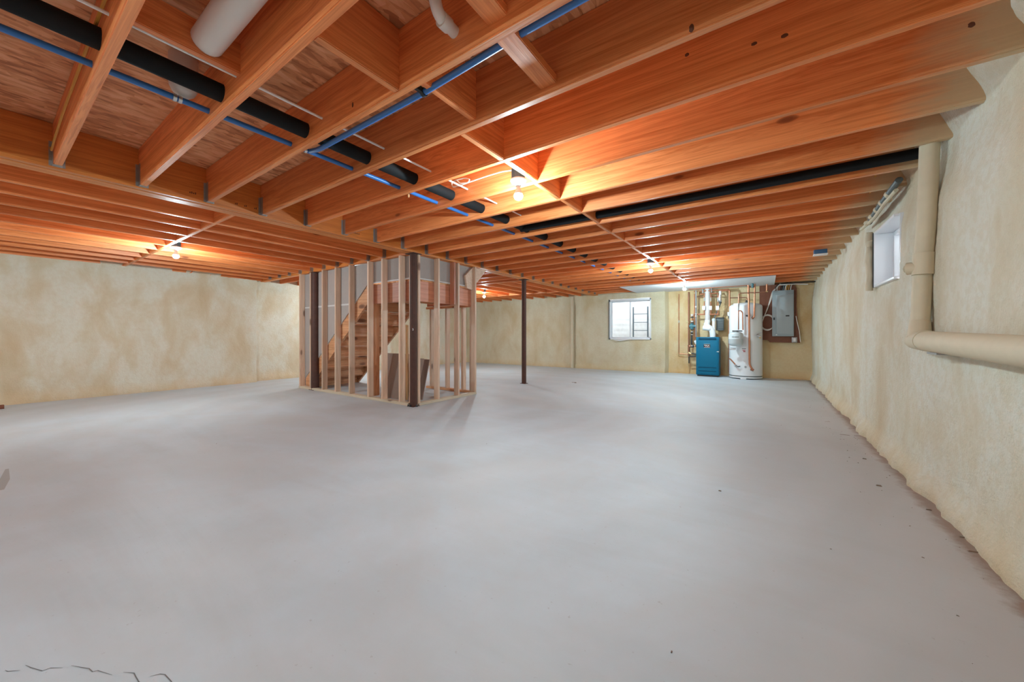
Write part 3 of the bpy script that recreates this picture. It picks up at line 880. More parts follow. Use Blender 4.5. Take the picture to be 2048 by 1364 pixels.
# ------------------------------------------------------------------ runs through the joists
tube('white_tube', [(-2.045, -0.6, 2.185), (-2.045, 3.2, 2.185)], 0.0068, 'white', None, seg=8, label='thin white plastic tube threaded through the joists', cat='pipe')
tube('insulated_pipe', [(-2.225, -0.6, 2.172), (-2.225, 8.4, 2.172)], 0.043, 'black_foam', None, seg=14, label='long black foam-insulated pipe threaded through the joists towards the far wall', cat='pipe')
bx = empty('blue_water_pipe', (-2.405, 3, 2.146), 'long straight blue water pipe threaded through the joists beside the black insulated pipe', 'pipe')
tube('pipe', [(-2.405, -0.6, 2.146), (-2.405, 8.2, 2.146)], 0.0145, 'blue', bx, seg=10)
for y in (0.545, 0.565):
    lathe('coupling_ring', [(0.0185, 0.0), (0.0185, 0.014)], (-2.405, y, 2.146), 'steel', bx, axis='Y', seg=12)
for y in (1.172,):
    lathe('coupling_ring', [(0.0185, 0.0), (0.0185, 0.014)], (-2.405, y, 2.146), 'steel', bx, axis='Y', seg=12)
lathe('red_tag', [(0.004, 0.0), (0.009, -0.012), (0.006, -0.03), (0.0, -0.034)], (-2.405, 2.00, 2.128), 'lath', bx, seg=8)
b2 = empty('blue_water_pipe', (-1.2, 1.19, 2.11), 'blue water pipe slung under the joist edge and running across to the upper right', 'pipe')
tube('pipe', [(-2.40, 1.205, 2.146), (-2.28, 1.198, 2.120), (-1.335, 1.200, 2.122), (-0.80, 1.200, 2.146), (0.0, 1.200, 2.156), (0.7, 1.200, 2.156)], 0.0145, 'blue', b2, seg=10, bend=0.08)
for x, zc_ in ((-1.335, 2.122), (-0.80, 2.146)):
    bm = bmesh.new(); bm_lathe(bm, [(0.0145, -0.009), (0.019, -0.009), (0.019, 0.009), (0.0145, 0.009)], (x, 1.200, zc_), 'X', 12)
    bm_box(bm, x - 0.009, x + 0.009, 1.135, 1.190, zc_ - 0.010, zc_ + 0.014)
    emit('pipe_clip', bm, 'black', b2)
# insulated branch along the joist, either side of the blocking
tube('insulated_pipe', [(-2.24, 3.43, 2.150), (-1.2, 3.452, 2.146), (0.82, 3.42, 2.135)], 0.036, 'black_foam', None, seg=12, label='black foam-insulated branch pipe running along one joist to the right wall', cat='pipe')
# white drain pipes in the near bays
pv = empty('drain_pipe', (-1.8, 0.565, 2.24), 'fat white plastic drain pipe running up between two near joists', 'pipe')
tube('pipe', [(-0.70, 0.566, 2.262), (-1.995, 0.566, 2.246)], 0.058, 'pvc', pv, seg=22)
lathe('elbow', [(0.0, 0.0), (0.025, 0.006), (0.044, 0.022), (0.056, 0.048), (0.058, 0.075), (0.058, 0.204)], (-2.42, 0.590, 2.170), 'pvc', pv, seg=22)
pd = empty('drain_pipe', (-1.05, 0.95, 2.2), 'small white plastic drain with an elbow entering a near joist', 'pipe')
tube('pipe', [(-1.0360, 1.1210, 2.1950), (-1.0310, 0.9980, 2.1950), (-1.0270, 0.9590, 2.30), (-1.0270, 0.9590, 2.374)], 0.0235, 'pvc', pd, seg=16, bend=0.035)
lathe('elbow_socket', [(0.0285, 0.0), (0.0285, 0.035)], (-1.0270, 0.9590, 2.245), 'pvc', pd, seg=16)
lathe('elbow_socket', [(0.0285, 0.0), (0.0285, 0.04)], (-1.0340, 1.0170, 2.1950), 'pvc', pd, axis='Y', seg=16)

# yellow cables
tube('yellow_cable', [(-3.86, 0.2705, 2.20), (-3.80, 0.2705, 2.16), (-3.55, 0.2705, 2.19), (-3.2, 0.2705, 2.21), (-2.2, 0.2705, 2.225), (-1.2, 0.2705, 2.23)], 0.006, 'cable_yellow', None, seg=6, bend=0.1, label='yellow cable stapled along the leftmost near joist', cat='cable')
cy = empty('yellow_cable', (0.52, 5, 2.19), 'yellow cable threaded through the joist ends near the right wall', 'cable')
yy = [(0.6580, 3.5460, 2.2100), (0.7210, 4.1530, 2.1900), (0.7510, 4.4940, 2.1900), (0.7450, 4.8380, 2.1900), (0.7170, 5.2720, 2.2000), (0.7590, 5.7080, 2.2000)]
tube('cable', yy, 0.0065, 'cable_yellow', cy, seg=6, bend=0.03)
tube('orange_cord', [(-1.1300, 4.3100, 2.1890), (-0.9150, 4.3100, 2.1590), (-0.7130, 4.3100, 2.1410), (-0.5770, 4.3100, 2.1450), (-0.5540, 4.3100, 2.1620), (-0.6060, 4.3100, 2.1760), (-0.7030, 4.3100, 2.1560)], 0.004, 'cable_yellow', None, seg=6, bend=0.05, label='thin orange cord hanging along a joist right of the blocking row', cat='cable')
jb = empty('outlet_box', (0.62, 6.61, 2.06), 'blue plastic ceiling box with a white cover near the right wall', 'electrical box')
bp = (0.5970, 6.3300, 2.0630)
box('box_body', bp[0] - 0.068, bp[0] + 0.068, 6.285, 6.376, bp[2] - 0.022, bp[2] + 0.035, 'blue_box', jb, bev=0.005)
box('cover', bp[0] - 0.074, bp[0] + 0.074, 6.280, 6.376, bp[2] - 0.037, bp[2] - 0.022, 'white', jb, bev=0.003)
sp = empty('spattered_cables', (0.83, 4.4, 2.05), 'bundle of foam-spattered cables and hose above the small right-hand window', 'cable')
tube('hose', [(0.800, 3.80, 2.100), (0.790, 4.05, 2.070), (0.792, 4.45, 2.045), (0.810, 4.80, 2.035)], 0.022, 'grey_box', sp, seg=10, bend=0.1)
tube('cable', [(0.805, 3.90, 2.055), (0.792, 4.15, 2.035), (0.790, 4.50, 2.000), (0.800, 5.10, 2.045)], 0.014, 'foam_pipe', sp, seg=8, bend=0.1)
for yk in (3.98, 4.16, 4.33, 4.52, 4.70):
    bm = bmesh.new(); bm_tube(bm, [(0.792, yk, 2.088 - (yk - 3.8) * 0.062), (0.788, yk + 0.05, 2.080 - (yk - 3.8) * 0.062), (0.792, yk + 0.10, 2.070 - (yk - 3.8) * 0.055)], [0.010, 0.027, 0.012], 8)
    emit('foam_blob', bm, 'foam_pipe', sp, smooth=True)
# ------------------------------------------------------------------ foam-coated pipes on the walls
dp = empty('foam_coated_drain', (0.70, 2.9, 0.9), 'foam-coated drain pipe on the right wall, vertical riser joining a sloping run', 'pipe')
tube('riser', [(0.80, 3.195, 2.12), (0.80, 3.24, 1.70), (0.797, 3.29, 1.42), (0.782, 3.29, 1.02)], 0.043, 'foam_pipe', dp, seg=18, bend=0.1)
tube('collar', [(0.796, 3.275, 1.47), (0.792, 3.275, 1.34)], 0.050, 'foam_pipe', dp, seg=18)
tube('cleanout', [(0.780, 3.275, 1.385), (0.728, 3.30, 1.385)], [0.036, 0.038], 'foam_pipe', dp, seg=12)
tube('cleanout_plug', [(0.728, 3.30, 1.385), (0.717, 3.306, 1.385)], 0.020, 'foam_pipe', dp, seg=4)
tube('collar', [(0.785, 3.30, 1.06), (0.765, 3.23, 0.95)], [0.046, 0.054], 'foam_pipe', dp, seg=18)
tube('elbow', [(0.760, 3.27, 0.936), (0.757, 3.06, 0.938)], [0.050, 0.060], 'foam_pipe', dp, seg=20)
tube('run', [(0.757, 3.08, 0.937), (0.750, 2.054, 0.914), (0.738, -1.26, 0.844)], 0.057, 'foam_pipe', dp, seg=22)
box('strap', 0.735, 0.82, 2.84, 2.98, 0.868, 0.878, 'galv', dp)
fp = empty('foam_coated_drain', (-4.66, 9.86, 0), 'slim foam-coated pipe standing full height on the far wall', 'pipe')
tube('riser', [(-4.665, 9.885, 0.0), (-4.665, 9.88, 2.085)], 0.046, 'foam_pipe', fp, seg=14)
for z in (0.62, 1.30):
    lathe('collar', [(0.052, 0.0), (0.054, 0.03), (0.052, 0.06)], (-4.665, 9.883, z), 'foam_pipe', fp, seg=14)

# ------------------------------------------------------------------ boiler
bo = empty('boiler', (-1.11, 9.83, 0), 'teal blue boiler with a small badge standing on the slab', 'boiler')
bx0, bx1, by0, by1 = -1.352, -0.880, 9.625, 10.02
box('cabinet', bx0, bx1, by0, by1, 0.035, 0.920, 'boiler', bo, bev=0.008)
box('base', bx0 + 0.02, bx1 - 0.02, by0 + 0.03, by1 - 0.03, 0.0, 0.035, 'iron', bo)
box('front_door', bx0 + 0.012, bx1 - 0.012, by0 - 0.012, by0 - 0.001, 0.06, 0.845, 'boiler', bo, bev=0.004)
box('top_grille', bx0 + 0.05, bx1 - 0.05, by0 - 0.008, by0 - 0.001, 0.855, 0.897, 'boiler_dark', bo, bev=0.002)
for k in range(2):
    box('air_slot', bx0 + 0.05, bx1 - 0.05, by0 - 0.0145, by0 - 0.0125, 0.205 - 0.085 * k, 0.222 - 0.085 * k, 'boiler_dark', bo)
bdx, bdz = -1.1150, 0.7180
bd = box('badge', bdx - 0.075, bdx + 0.060, by0 - 0.017, by0 - 0.0125, bdz - 0.042, bdz + 0.042, 'black', bo, bev=0.004)
for dz in (-0.040, 0.034):
    box('badge_border', bdx - 0.07, bdx + 0.055, by0 - 0.0185, by0 - 0.0172, bdz + dz, bdz + dz + 0.006, 'white', bd)
sq = [(-0.058 + 0.0105 * i, 0.014 * math.sin(i * 1.75) + 0.004 * math.sin(i * 0.7)) for i in range(11)]
tube('badge_script', [(bdx + a, by0 - 0.0178, bdz + b_) for a, b_ in sq], 0.0055, 'white', bd, seg=6, bend=0.006)
tube('badge_script', [(bdx - 0.05, by0 - 0.0178, bdz - 0.022), (bdx + 0.035, by0 - 0.0178, bdz - 0.016)], 0.0035, 'red', bd, seg=6)
box('door_latch', -0.9210, -0.8760, by0 - 0.02, by0 - 0.0125, 0.5760, 0.5950, 'steel', bo)

# flue and intake of white plastic pipe
fl = empty('flue_pipe', (-1.1, 9.85, 0.92), 'white plastic flue pipe curving up out of the boiler top', 'pipe')
tube('elbow', [(-1.0240, 9.8200, 0.9210), (-1.0290, 9.8200, 1.0390), (-1.0710, 9.8200, 1.1270), (-1.1470, 9.8400, 1.1700), (-1.1600, 9.8600, 1.2540)], 0.063, 'white', fl, seg=18, bend=0.07)
tube('pipe', [(-1.1410, 9.8800, 1.1470), (-1.1390, 9.8800, 2.1610)], 0.058, 'pvc_dimmed', fl, seg=18)
tube('coupling', [(-1.1410, 9.8800, 1.2600), (-1.1410, 9.8800, 1.3260)], 0.066, 'pvc', fl, seg=18)
tube('elbow_nose', [(-1.0690, 9.8000, 1.1210), (-1.2270, 9.8000, 1.1410)], [0.063, 0.058], 'white', fl, seg=18)
ik = empty('intake_pipe', (-0.98, 9.80, 1.0), 'short grey capped plastic pipe standing right of the flue', 'pipe')
tube('pipe', [(-1.0050, 9.8400, 1.0620), (-1.0050, 9.8400, 1.3210)], 0.034, 'pvc', ik, seg=14)
tube('cap', [(-1.0050, 9.8400, 1.2980), (-1.0050, 9.8400, 1.3450), (-1.0040, 9.8400, 1.3610)], [0.042, 0.040, 0.026], 'tank_grey', ik, seg=14)
tube('flexible_hose', [(-1.0020, 9.8600, 1.3570), (-0.9710, 9.8600, 1.4390), (-0.9090, 9.8600, 1.5900), (-0.8680, 9.8600, 1.7050)], 0.014, 'grey_box', ik, seg=8, bend=0.05)
cb = empty('control_box', (-0.86, 9.93, 1.1), 'dark grey ribbed control box on the wall above the boiler', 'electrical box')
ax0, ax1, az0, az1 = -0.9660, -0.8070, 1.0740, 1.3570
box('box_body', ax0, ax1, 9.92, 10.05, az0, az1, 'grey_box', cb, bev=0.008)
for k in range(4):
    zz = az0 + (az1 - az0) * (0.2 + 0.18 * k)
    box('rib', ax0 + 0.01, ax1 - 0.01, 9.912, 9.9195, zz, zz + 0.022, 'grey_box', cb)
box('box_hood', ax0 - 0.006, ax1 + 0.006, 9.905, 10.05, az1, az1 + 0.025, 'iron', cb, bev=0.004)

# ------------------------------------------------------------------ heating pipes left of and above the boiler
def run(name, pix, y, r, mat, label, cat='pipe', bend=0.03, seg=8, parent=None, **kw):
    return tube(name, [at_y(u, v, y) for u, v in pix], r, mat, parent, seg, bend, **({'label': label, 'cat': cat} if label else {}))

H0, F0, A0 = 0.9727, 736.2, 0.6032
def at_y(u, v, y):
    """Point on the vertical plane Y = y seen at the photograph's pixel (u, v): used to read pipe routes off the picture at their real depth."""
    rx, rz = (u - 1024) / F0, (669.6 - v) / F0
    dx, dy = math.cos(A0) * rx - math.sin(A0), math.sin(A0) * rx + math.cos(A0)
    t = y / dy
    return (dx * t, y, H0 + rz * t)

run('gas_tube', [(1358, 588), (1358, 707.5), (1377, 708.8)], 10.06, 0.010, 'copper', 'thin copper tube dropping down the wall, leftmost by the boiler', seg=6)
lathe('tube_fitting', [(0.011, 0.0), (0.014, 0.02), (0.011, 0.06)], at_y(1358, 645.5, 10.06), 'steel', None, label='small bright fitting on the thin leftmost copper tube', cat='pipe fitting', seg=8)
ret = empty('return_riser', at_y(1377.5, 727, 9.90), 'tall dark copper riser with a tailpiece, left of the boiler', 'pipe')
run('pipe', [(1377.3, 584), (1377.6, 700)], 9.90, 0.016, 'copper_dark', None, parent=ret)
run('tailpiece', [(1377.8, 700), (1378, 726.5)], 9.90, 0.013, 'iron', None, parent=ret)
run('tee', [(1377.6, 690), (1378, 713)], 9.90, 0.026, 'copper_dark', None, parent=ret)
run('valve_body', [(1377, 705), (1382, 708)], 9.88, 0.030, 'brass', None, parent=ret)
run('branch', [(1378, 706.8), (1393, 708)], 9.88, 0.017, 'iron', None, parent=ret)
run('branch', [(1379, 713), (1393, 711.5)], 9.86, 0.016, 'iron', None, parent=ret)
run('branch', [(1378, 692), (1394, 692)], 9.88, 0.019, 'copper_dark', None, parent=ret)
run('side_handle', [(1373.0, 644.5), (1377, 644.5)], 9.88, 0.011, 'brass', None, parent=ret)
pc = empty('circulator', at_y(1385, 690, 9.86), 'stack of circulator pump, flanges and valves left of the boiler', 'pump')
run('upper_tail', [(1389, 620), (1389, 629), (1384.5, 633), (1384.5, 640)], 9.86, 0.016, 'copper', None, parent=pc)
for v0, v1, rr, mt in ((628.5, 632, 0.034, 'steel'), (633.5, 636, 0.036, 'iron'), (641.5, 644, 0.038, 'steel'), (644.5, 647, 0.036, 'iron'), (658, 660, 0.037, 'iron'), (662.3, 664.5, 0.030, 'steel'), (668.5, 670, 0.032, 'steel'), (690, 692.5, 0.040, 'steel'), (692.5, 695, 0.040, 'iron')):
    run('flange', [(1384.3, v0), (1384.3, v1)], 9.86, rr, mt, None, parent=pc, seg=12)
run('pump_body', [(1383.5, 647), (1383.5, 658)], 9.86, 0.042, 'pump', None, parent=pc, seg=14)
run('pump_motor', [(1379, 652.5), (1391, 652.5)], 9.85, 0.034, 'pump', None, parent=pc, seg=14)
run('valve_body', [(1383.3, 664), (1383.3, 668)], 9.86, 0.026, 'iron', None, parent=pc, seg=12)
run('lower_pipe', [(1383, 669), (1383, 690)], 9.86, 0.022, 'iron', None, parent=pc, seg=10)
run('supply_riser', [(1389.2, 588), (1389.2, 680)], 9.88, 0.014, 'copper', 'copper riser between the circulator and the grey steel riser')
gs = empty('steel_riser', at_y(1391.8, 672, 9.80), 'pale grey steel riser standing on the left edge of the boiler', 'pipe')
run('pipe', [(1392, 581), (1392.3, 674)], 9.80, 0.019, 'galv', None, parent=gs)
for v in (612.5, 627, 631):
    run('coupling', [(1392, v), (1392, v + 2.2)], 9.80, 0.026, 'steel', None, parent=gs, seg=10)
run('white_valve_cap', [(1390, 681), (1392.5, 687.5)], 9.82, 0.030, 'white', None, parent=gs, seg=10)

mf = empty('zone_manifold', at_y(1420, 629, 9.86), 'copper zone manifold with three white valve heads above the boiler', 'pipe')
run('header', [(1394, 628.8), (1438, 628.6)], 9.86, 0.017, 'copper', None, parent=mf)
run('header', [(1395, 588.6), (1436, 586.2)], 9.86, 0.017, 'copper', None, parent=mf)
run('header', [(1394, 593.6), (1442, 592.4)], 9.92, 0.010, 'copper_dark', None, parent=mf)
for u, uz in ((1408.5, 1407.8), (1421.8, 1421.0), (1435.8, 1435.2)):
    run('drop', [(u, 587), (u, 629)], 9.84, 0.011, 'copper', None, parent=mf)
    run('union', [(u, 595), (u, 603.5)], 9.84, 0.015, 'steel', None, parent=mf)
    run('union', [(u, 602), (u, 604)], 9.84, 0.020, 'brass', None, parent=mf)
    p = at_y(uz, 616, 9.80)
    box('zone_valve_head', p[0] - 0.031, p[0] + 0.031, 9.77, 9.83, p[2] - 0.048, p[2] + 0.048, 'white', mf, bev=0.006)
run('isolation_valve', [(1405.5, 577), (1406, 586)], 9.84, 0.024, 'galv', None, parent=mf)
run('isolation_valve', [(1423, 576), (1423.4, 585)], 9.84, 0.018, 'galv', None, parent=mf)
run('isolation_valve', [(1396.5, 583), (1397, 590)], 9.84, 0.026, 'brass', None, parent=mf)
av = empty('air_separator', at_y(1440, 606, 9.84), 'silver air vent and valve hanging at the right end of the zone manifold', 'pipe fitting')
run('vent_body', [(1440.5, 582), (1440.5, 590)], 9.84, 0.026, 'white', None, parent=av, seg=12)
run('valve_body', [(1440, 590), (1440, 601)], 9.84, 0.032, 'steel', None, parent=av, seg=12)
run('handle', [(1435, 602.5), (1444, 602)], 9.80, 0.012, 'steel', None, parent=av)
run('lower_body', [(1440.5, 601), (1440.5, 607)], 9.84, 0.028, 'iron', None, parent=av, seg=12)
run('main_copper', [(1377, 578.5), (1420, 575.5), (1470, 572), (1497, 570.2)], 9.72, 0.015, 'copper', 'long copper main running under the white board, upper of the pair')
run('main_copper', [(1388, 583), (1425, 581), (1458, 578.8)], 9.84, 0.017, 'copper', 'shorter copper main just below the long upper main')
tr = empty('copper_riser', at_y(1459, 745, 9.86), 'tall copper riser between the boiler and the white tank', 'pipe')
run('pipe', [(1440, 582), (1459.2, 580.5), (1459.2, 624), (1458.5, 660), (1458, 745)], 9.84, 0.018, 'copper', None, parent=tr)
run('valve_body', [(1457, 624), (1457, 632)], 9.82, 0.028, 'steel', None, parent=tr, seg=10)
run('valve_body', [(1458.5, 632), (1458.5, 637)], 9.82, 0.024, 'iron', None, parent=tr, seg=10)
run('tank_feed', [(1460, 595.8), (1493.8, 595), (1493.8, 601)], 9.80, 0.011, 'copper_dark', 'thin dark copper pipe crossing to the top of the white tank')
# ------------------------------------------------------------------ water tank
tx, ty, tr_ = -0.372, 9.79, 0.318
tk = empty('water_tank', (tx, ty, 0), 'tall white cylindrical water tank beside the boiler', 'water tank')
lathe('shell', [(tr_, 0.075), (tr_, 1.60), (tr_ - 0.01, 1.625), (tr_ * 0.80, 1.660), (tr_ * 0.45, 1.685), (0.06, 1.695), (0.0, 1.695)], (tx, ty, 0), 'tank', tk, seg=48)
lathe('base_groove', [(tr_ - 0.006, 0.055), (tr_ - 0.006, 0.075)], (tx, ty, 0), 'grey_box', tk, seg=48)
lathe('base_ring', [(tr_, 0.022), (tr_, 0.055)], (tx, ty, 0), 'tank', tk, seg=48)
for k in range(3):
    a = R(-96 + 120 * k)
    fx, fy = tx + (tr_ - 0.05) * math.cos(a), ty + (tr_ - 0.05) * math.sin(a)
    box('foot', fx - 0.055, fx + 0.055, fy - 0.048, fy + 0.048, 0.0, 0.022, 'tank', tk, bev=0.003)
lathe('top_cap', [(0.030, 0.0), (0.030, 0.03), (0.018, 0.032), (0.018, 0.06)], (tx + 0.02, ty, 1.690), 'iron', tk, seg=12)
def on_tank(name, u0, u1, v0, v1, mat, parent=tk, lift=0.0015):
    """Thin curved plate lying on the tank's shell over the given span."""
    P, Q = at_y(u0, v0, 9.50), at_y(u1, v1, 9.50)
    bm = bmesh.new()
    n = 10
    cols = []
    for i in range(n + 1):
        x = P[0] + (Q[0] - P[0]) * i / n
        dx = max(-0.96, min(0.96, (x - tx) / tr_))
        yy_ = ty - math.sqrt(1 - dx * dx) * (tr_ + lift)
        cols.append((bm.verts.new((x, yy_, P[2])), bm.verts.new((x, yy_, Q[2]))))
    for a, b in zip(cols, cols[1:]):
        bm.faces.new((a[0], b[0], b[1], a[1]))
    return emit(name, bm, mat, parent, smooth=True)
on_tank('side_label', 1466.5, 1476.5, 607, 660, 'label')
on_tank('warning_print', 1484, 1492, 696.5, 698, 'grey_box')
on_tank('warning_print', 1485, 1491, 699.5, 701, 'red')
on_tank('warning_print', 1486.5, 1491, 702, 704, 'red')
for k in range(4):
    on_tank('small_print', 1484, 1488.5, 706.5 + 2.2 * k, 707.3 + 2.2 * k, 'label')
p = at_y(1493.5, 631.5, 9.478)
lathe('sensor_port', [(0.020, 0.0), (0.020, -0.02), (0.012, -0.03)], (p[0], 9.484, p[2]), 'iron', tk, axis='Y', seg=12)
p = at_y(1490.5, 733.5, 9.478)
lathe('drain_port', [(0.020, 0.0), (0.020, -0.02), (0.010, -0.024)], (p[0], 9.486, p[2]), 'galv', tk, axis='Y', seg=12)
dv = empty('drain_valve', at_y(1474, 733, 9.46), 'drain valve with black lever low on the front of the white tank', 'pipe fitting')
run('valve_body', [(1470.5, 730), (1474.5, 734)], 9.46, 0.022, 'galv', None, parent=dv, seg=10)
run('lever', [(1474.5, 733.4), (1480.5, 732.6)], 9.45, 0.010, 'black', None, parent=dv)
run('feed', [(1458.5, 717), (1462, 719.5), (1470.5, 729)], 9.46, 0.014, 'copper', None, parent=dv)
tv = empty('relief_valve', at_y(1518, 671, 9.60), 'small silver relief valve on the right side of the white tank', 'pipe fitting')
run('valve_body', [(1514, 671), (1521, 672.5)], 9.55, 0.024, 'steel', None, parent=tv, seg=12)
run('test_lever', [(1513, 669.5), (1517, 667.5), (1524, 664.5)], 9.54, 0.008, 'galv', None, parent=tv)
run('outlet', [(1519.5, 671), (1520.5, 677)], 9.55, 0.016, 'brass', None, parent=tv)

ct = empty('copper_riser', at_y(1497.5, 735, 9.42), 'thick copper pipe running full height down the front of the white tank', 'pipe')
run('pipe', [(1496.8, 570), (1498.3, 640), (1499.0, 729), (1502.5, 736), (1506.5, 740)], 9.43, 0.019, 'copper', None, parent=ct, bend=0.06, seg=12)
run('elbow', [(1501.0, 738.2), (1507.5, 740.8)], 9.43, 0.026, 'copper_dark', None, parent=ct, seg=12)
cu = empty('copper_riser', at_y(1508, 636, 9.46), 'copper pipe ending in an elbow on the upper front of the white tank', 'pipe')
run('pipe', [(1509.8, 568), (1508.3, 634), (1504, 636.3)], 9.46, 0.017, 'copper', None, parent=cu, bend=0.03, seg=10)
run('elbow', [(1507, 635.5), (1503.0, 636.5)], 9.46, 0.024, 'copper_dark', None, parent=cu, seg=12)
run('bridge', [(1497, 574), (1510, 573)], 9.45, 0.016, 'copper_dark', None, parent=cu)
run('teal_valve', [(1505, 567), (1505, 575.5)], 9.44, 0.022, 'pump', None, parent=cu)
hs = empty('copper_stub', at_y(1533.7, 583, 9.80), 'short bright copper stub hanging from the ceiling right of the tank', 'pipe')
run('pipe', [(1533.8, 564), (1533.8, 581)], 9.80, 0.020, 'copper', None, parent=hs, seg=10)
run('hose_bib', [(1531, 583), (1536, 583)], 9.80, 0.018, 'brass', None, parent=hs, seg=10)
run('tank_loop', [(1532, 584), (1479.5, 586.6), (1477.3, 590), (1477, 659.5)], 9.38, 0.011, 'copper_dark', 'dark thin pipe crossing above the tank and dropping to the small tank', bend=0.05)
run('loop_union', [(1476.2, 607), (1476.4, 621)], 9.37, 0.016, 'galv', 'silver union on the dropping thin pipe above the small tank', 'pipe fitting')
run('return_loop', [(1478, 622), (1481, 621), (1485.2, 625), (1485.7, 660)], 9.37, 0.012, 'copper', 'short copper loop arching down to the small tank', bend=0.05)

# expansion tank
ex, ey = -0.532, 9.33
et = empty('expansion_tank', (ex, ey, 0.72), 'small pale grey expansion tank hung in front of the white tank', 'tank')
r = 0.137
lathe('shell', [(0.0, 0.0), (0.07, 0.006), (0.115, 0.030), (r, 0.065), (r, 0.150), (r + 0.003, 0.155), (r + 0.003, 0.168), (r, 0.173), (r, 0.260), (0.120, 0.292), (0.085, 0.312), (0.0, 0.318)], (ex, ey, 0.722), 'tank_grey', et, seg=32)
bm = bmesh.new()
for k, wd in enumerate((0.010, 0.012, 0.008, 0.012, 0.010, 0.012, 0.009)):
    a0 = R(-118 + k * 8.0)
    vs = []
    for a in (a0, a0 + wd / r * 1.15):
        for z in (0.918, 0.934):
            vs.append(bm.verts.new((ex + (r + 0.0012) * math.cos(a), ey + (r + 0.0012) * math.sin(a), z)))
    bm.faces.new((vs[0], vs[2], vs[3], vs[1]))
emit('printed_wordmark', bm, 'iron', et)
box('support_bracket', ex - 0.06, ex + 0.125, ey - 0.10, ey - 0.06, 1.042, 1.066, 'iron', et)
lathe('neck', [(0.022, 0.0), (0.022, 0.03)], (ex + 0.03, ey, 1.038), 'iron', et, seg=10)
run('wall_strut', [(1459, 697.5), (1472, 698)], 9.36, 0.024, 'steel', 'bright steel strut poking out under the small tank', 'bracket', seg=10)

# ------------------------------------------------------------------ electrical panel on its board
plx0, plx1, plz0, plz1 = -0.1130, 0.6100, 0.8090, 2.0920
prism('backboard', [(plx0, plz0 + 0.05), (plx0 + 0.15, plz0 + 0.045), (plx0 + 0.19, plz0), (plx1, plz0 - 0.01), (plx1 - 0.06, plz1 - 0.5), (plx1 - 0.055, plz1 - 0.12), (plx1 - 0.12, plz1), (plx0, plz1 + 0.02)], 'Y', 10.01, 10.15, 'ply', None, label='red-brown plywood backboard behind the grey breaker panel', cat='board')
pb = empty('breaker_panel', (0.31, 9.98, 0.95), 'tall grey breaker panel mounted on the plywood backboard', 'electrical panel')
qx0, qx1, qz0, qz1 = 0.1200, 0.5000, 0.9400, 1.9390
box('enclosure', qx0, qx1, 9.92, 10.01, qz0, qz1, 'panel', pb, bev=0.006)
dr = box('door', qx0 + 0.075, qx1 - 0.012, 9.910, 9.9195, qz0 + 0.05, qz1 - 0.095, 'panel_door', pb, bev=0.004)
p = at_y(1575, 631.5, 9.91); box('door_label', p[0] - 0.032, p[0] + 0.032, 9.907, 9.9095, p[2] - 0.014, p[2] + 0.014, 'black', dr)
p = at_y(1548.2, 637.5, 9.91); box('latch', p[0] - 0.012, p[0] + 0.012, 9.908, 9.9195, p[2] - 0.026, p[2] + 0.026, 'black', pb)
p = at_y(1553, 669.5, 9.91); lathe('seal_screw', [(0.014, 0.0), (0.010, -0.008)], (p[0], 9.9195, p[2]), 'white', pb, axis='Y', seg=10)
ob = empty('outlet_box', at_y(1589, 680, 9.96), 'small silver metal outlet box below the right corner of the breaker panel', 'electrical box')
a_, b_ = at_y(1583.5, 685, 9.97), at_y(1594.5, 674.5, 9.97)
box('box_body', a_[0], b_[0], 9.97, 10.01, a_[2], b_[2], 'galv', ob, bev=0.004)
box('receptacle', (a_[0] + b_[0]) / 2 - 0.022, (a_[0] + b_[0]) / 2 + 0.022, 9.963, 9.9695, a_[2] + 0.02, b_[2] - 0.02, 'white', ob, bev=0.002)
# cables
cc = empty('cable_coil', at_y(1535, 645, 9.96), 'coil of white cable hanging left of the breaker panel', 'cable')
bm = bmesh.new()
random.seed(3)
c0 = at_y(1534.8, 645, 9.95)
for k in range(4):
    ph = random.uniform(0, 6)
    ring = [(c0[0] + (0.128 + 0.012 * math.sin(k * 2 + t * 0.5)) * math.cos(t * math.pi / 12), 9.945 + 0.008 * k, c0[2] + (0.165 + 0.012 * math.cos(k * 1.7)) * math.sin(t * math.pi / 12)) for t in range(25)]
    bm_tube(bm, ring, 0.007, 6)
emit('coil', bm, 'cable_white', cc, smooth=True)
run('lead', [(1562, 566), (1556, 572), (1545, 583), (1540, 600), (1535.5, 617), (1529.5, 630), (1524, 644)], 9.945, 0.009, 'cable_white', None, parent=cc, bend=0.06)
run('lead', [(1560, 568), (1546.5, 584), (1541, 603), (1533, 620), (1529.8, 631)], 9.935, 0.007, 'cable_white', None, parent=cc, bend=0.06)
pw = empty('panel_cables', at_y(1570, 580, 9.97), 'bundle of white, yellow and black cables arching into the breaker panel top', 'cable')
for k, (u, m_) in enumerate(((1550, 'black'), (1554, 'cable_white'), (1558, 'copper_dark'), (1562, 'black'), (1566, 'pump'), (1570, 'cable_white'), (1573, 'cable_yellow'), (1577, 'cable_yellow'), (1581, 'cable_white'))):
    run('cable', [(u, 581), (u + 1.5, 573 - 0.4 * k), (u + 9, 567.5 - 0.3 * k), (u + 26, 565.5)], 9.94 + 0.006 * k, 0.008, m_, None, parent=pw, bend=0.10)
run('cable', [(1562, 567.5), (1592, 565.5), (1631, 563)], 9.93, 0.012, 'black', None, parent=pw)
run('cable', [(1555, 570), (1590, 568), (1616, 568.5)], 9.95, 0.012, 'cable_white', None, parent=pw)
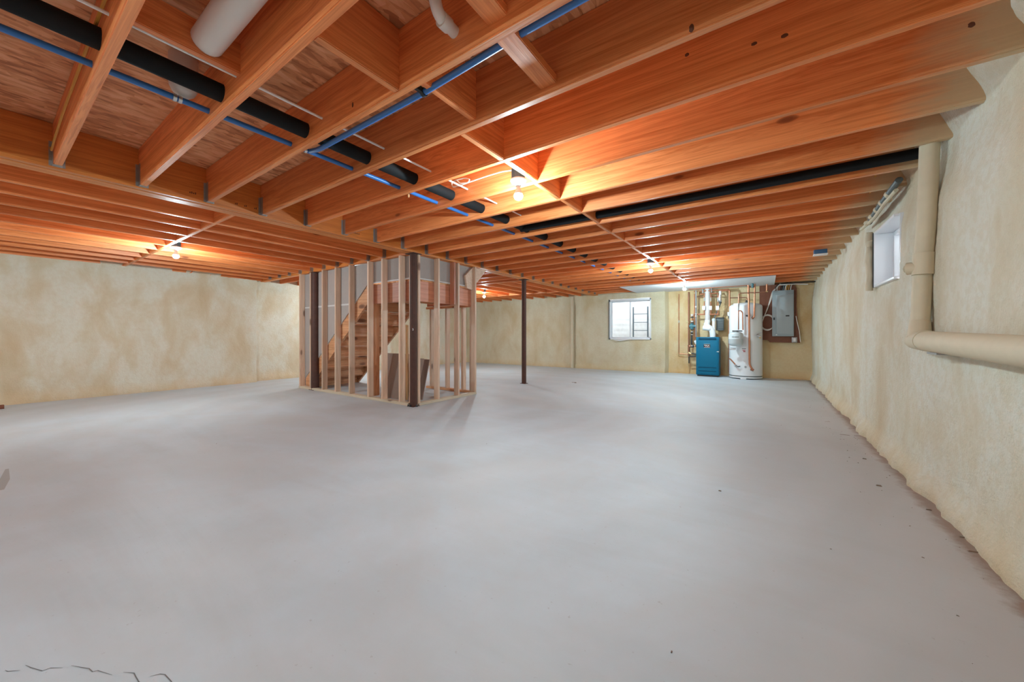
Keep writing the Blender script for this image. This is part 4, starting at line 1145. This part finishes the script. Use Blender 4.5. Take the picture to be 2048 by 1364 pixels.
run('side_cable', [(1591.8, 632), (1594.5, 645), (1598.5, 662), (1601, 684)], 9.99, 0.008, 'cable_white', 'white cable running down the right edge of the plywood backboard', 'cable', bend=0.1)

# ------------------------------------------------------------------ floor debris
random.seed(12)
bm = bmesh.new()
def chip(x, y, l, w_, ang):
    c_, s_ = math.cos(ang), math.sin(ang)
    vs = []
    for (a, b, z) in ((-l, -w_, 0), (l, -w_, 0), (l, w_, 0), (-l, w_, 0), (-l * .8, -w_ * .6, w_), (l * .7, -w_ * .6, w_), (l * .7, w_ * .6, w_), (-l * .8, w_ * .6, w_)):
        vs.append(bm.verts.new((x + a * c_ - b * s_, y + a * s_ + b * c_, z + 0.0006)))
    for q in ((0, 3, 2, 1), (4, 5, 6, 7), (0, 1, 5, 4), (1, 2, 6, 5), (2, 3, 7, 6), (3, 0, 4, 7)):
        bm.faces.new([vs[i] for i in q])
for (x, y, l, w_) in [(*(0.6350, 4.7760), .040, .0022), (*(0.7280, 4.7970), .03, .0018), (*(0.5710, 5.3930), .026, .0016), (*(0.7350, 5.1460), .026, .0016), (*(0.6380, 3.9400), .012, .005), (*(0.6010, 3.2890), .014, .006), (*(-0.2340, 2.6220), .008, .004), (*(-3.2170, 6.8990), .05, .006), (*(-3.1590, 6.8440), .02, .012), (*(0.7690, 2.5310), .022, .004), (*(0.7780, 2.6810), .012, .004), (*(0.7470, 2.9960), .012, .004)]:
    chip(x, y, l, w_, random.uniform(-0.3, 0.6))
for k in range(130):
    if k < 90: x, y = random.uniform(0.48, 0.76), random.uniform(1.2, 9.5)
    else: x, y = random.uniform(-6, 0.4), random.uniform(1, 9.5)
    s = random.uniform(0.001, 0.0032)
    chip(x, y, s * 1.6, s * 0.7, random.uniform(0, 3))
emit('floor_debris', bm, 'debris', None, kind='stuff', label='scattered chips of foam and wood on the concrete slab', cat='debris')
sb_ = (-8.2540, 0.1740)
box('wood_scrap', sb_[0] - 0.05, sb_[0] + 0.02, sb_[1] - 0.03, sb_[1] + 0.025, 0.001, 0.05, 'ply', None, bev=0.004, label='small brown wood scrap on the slab at the left wall', cat='wood scrap')
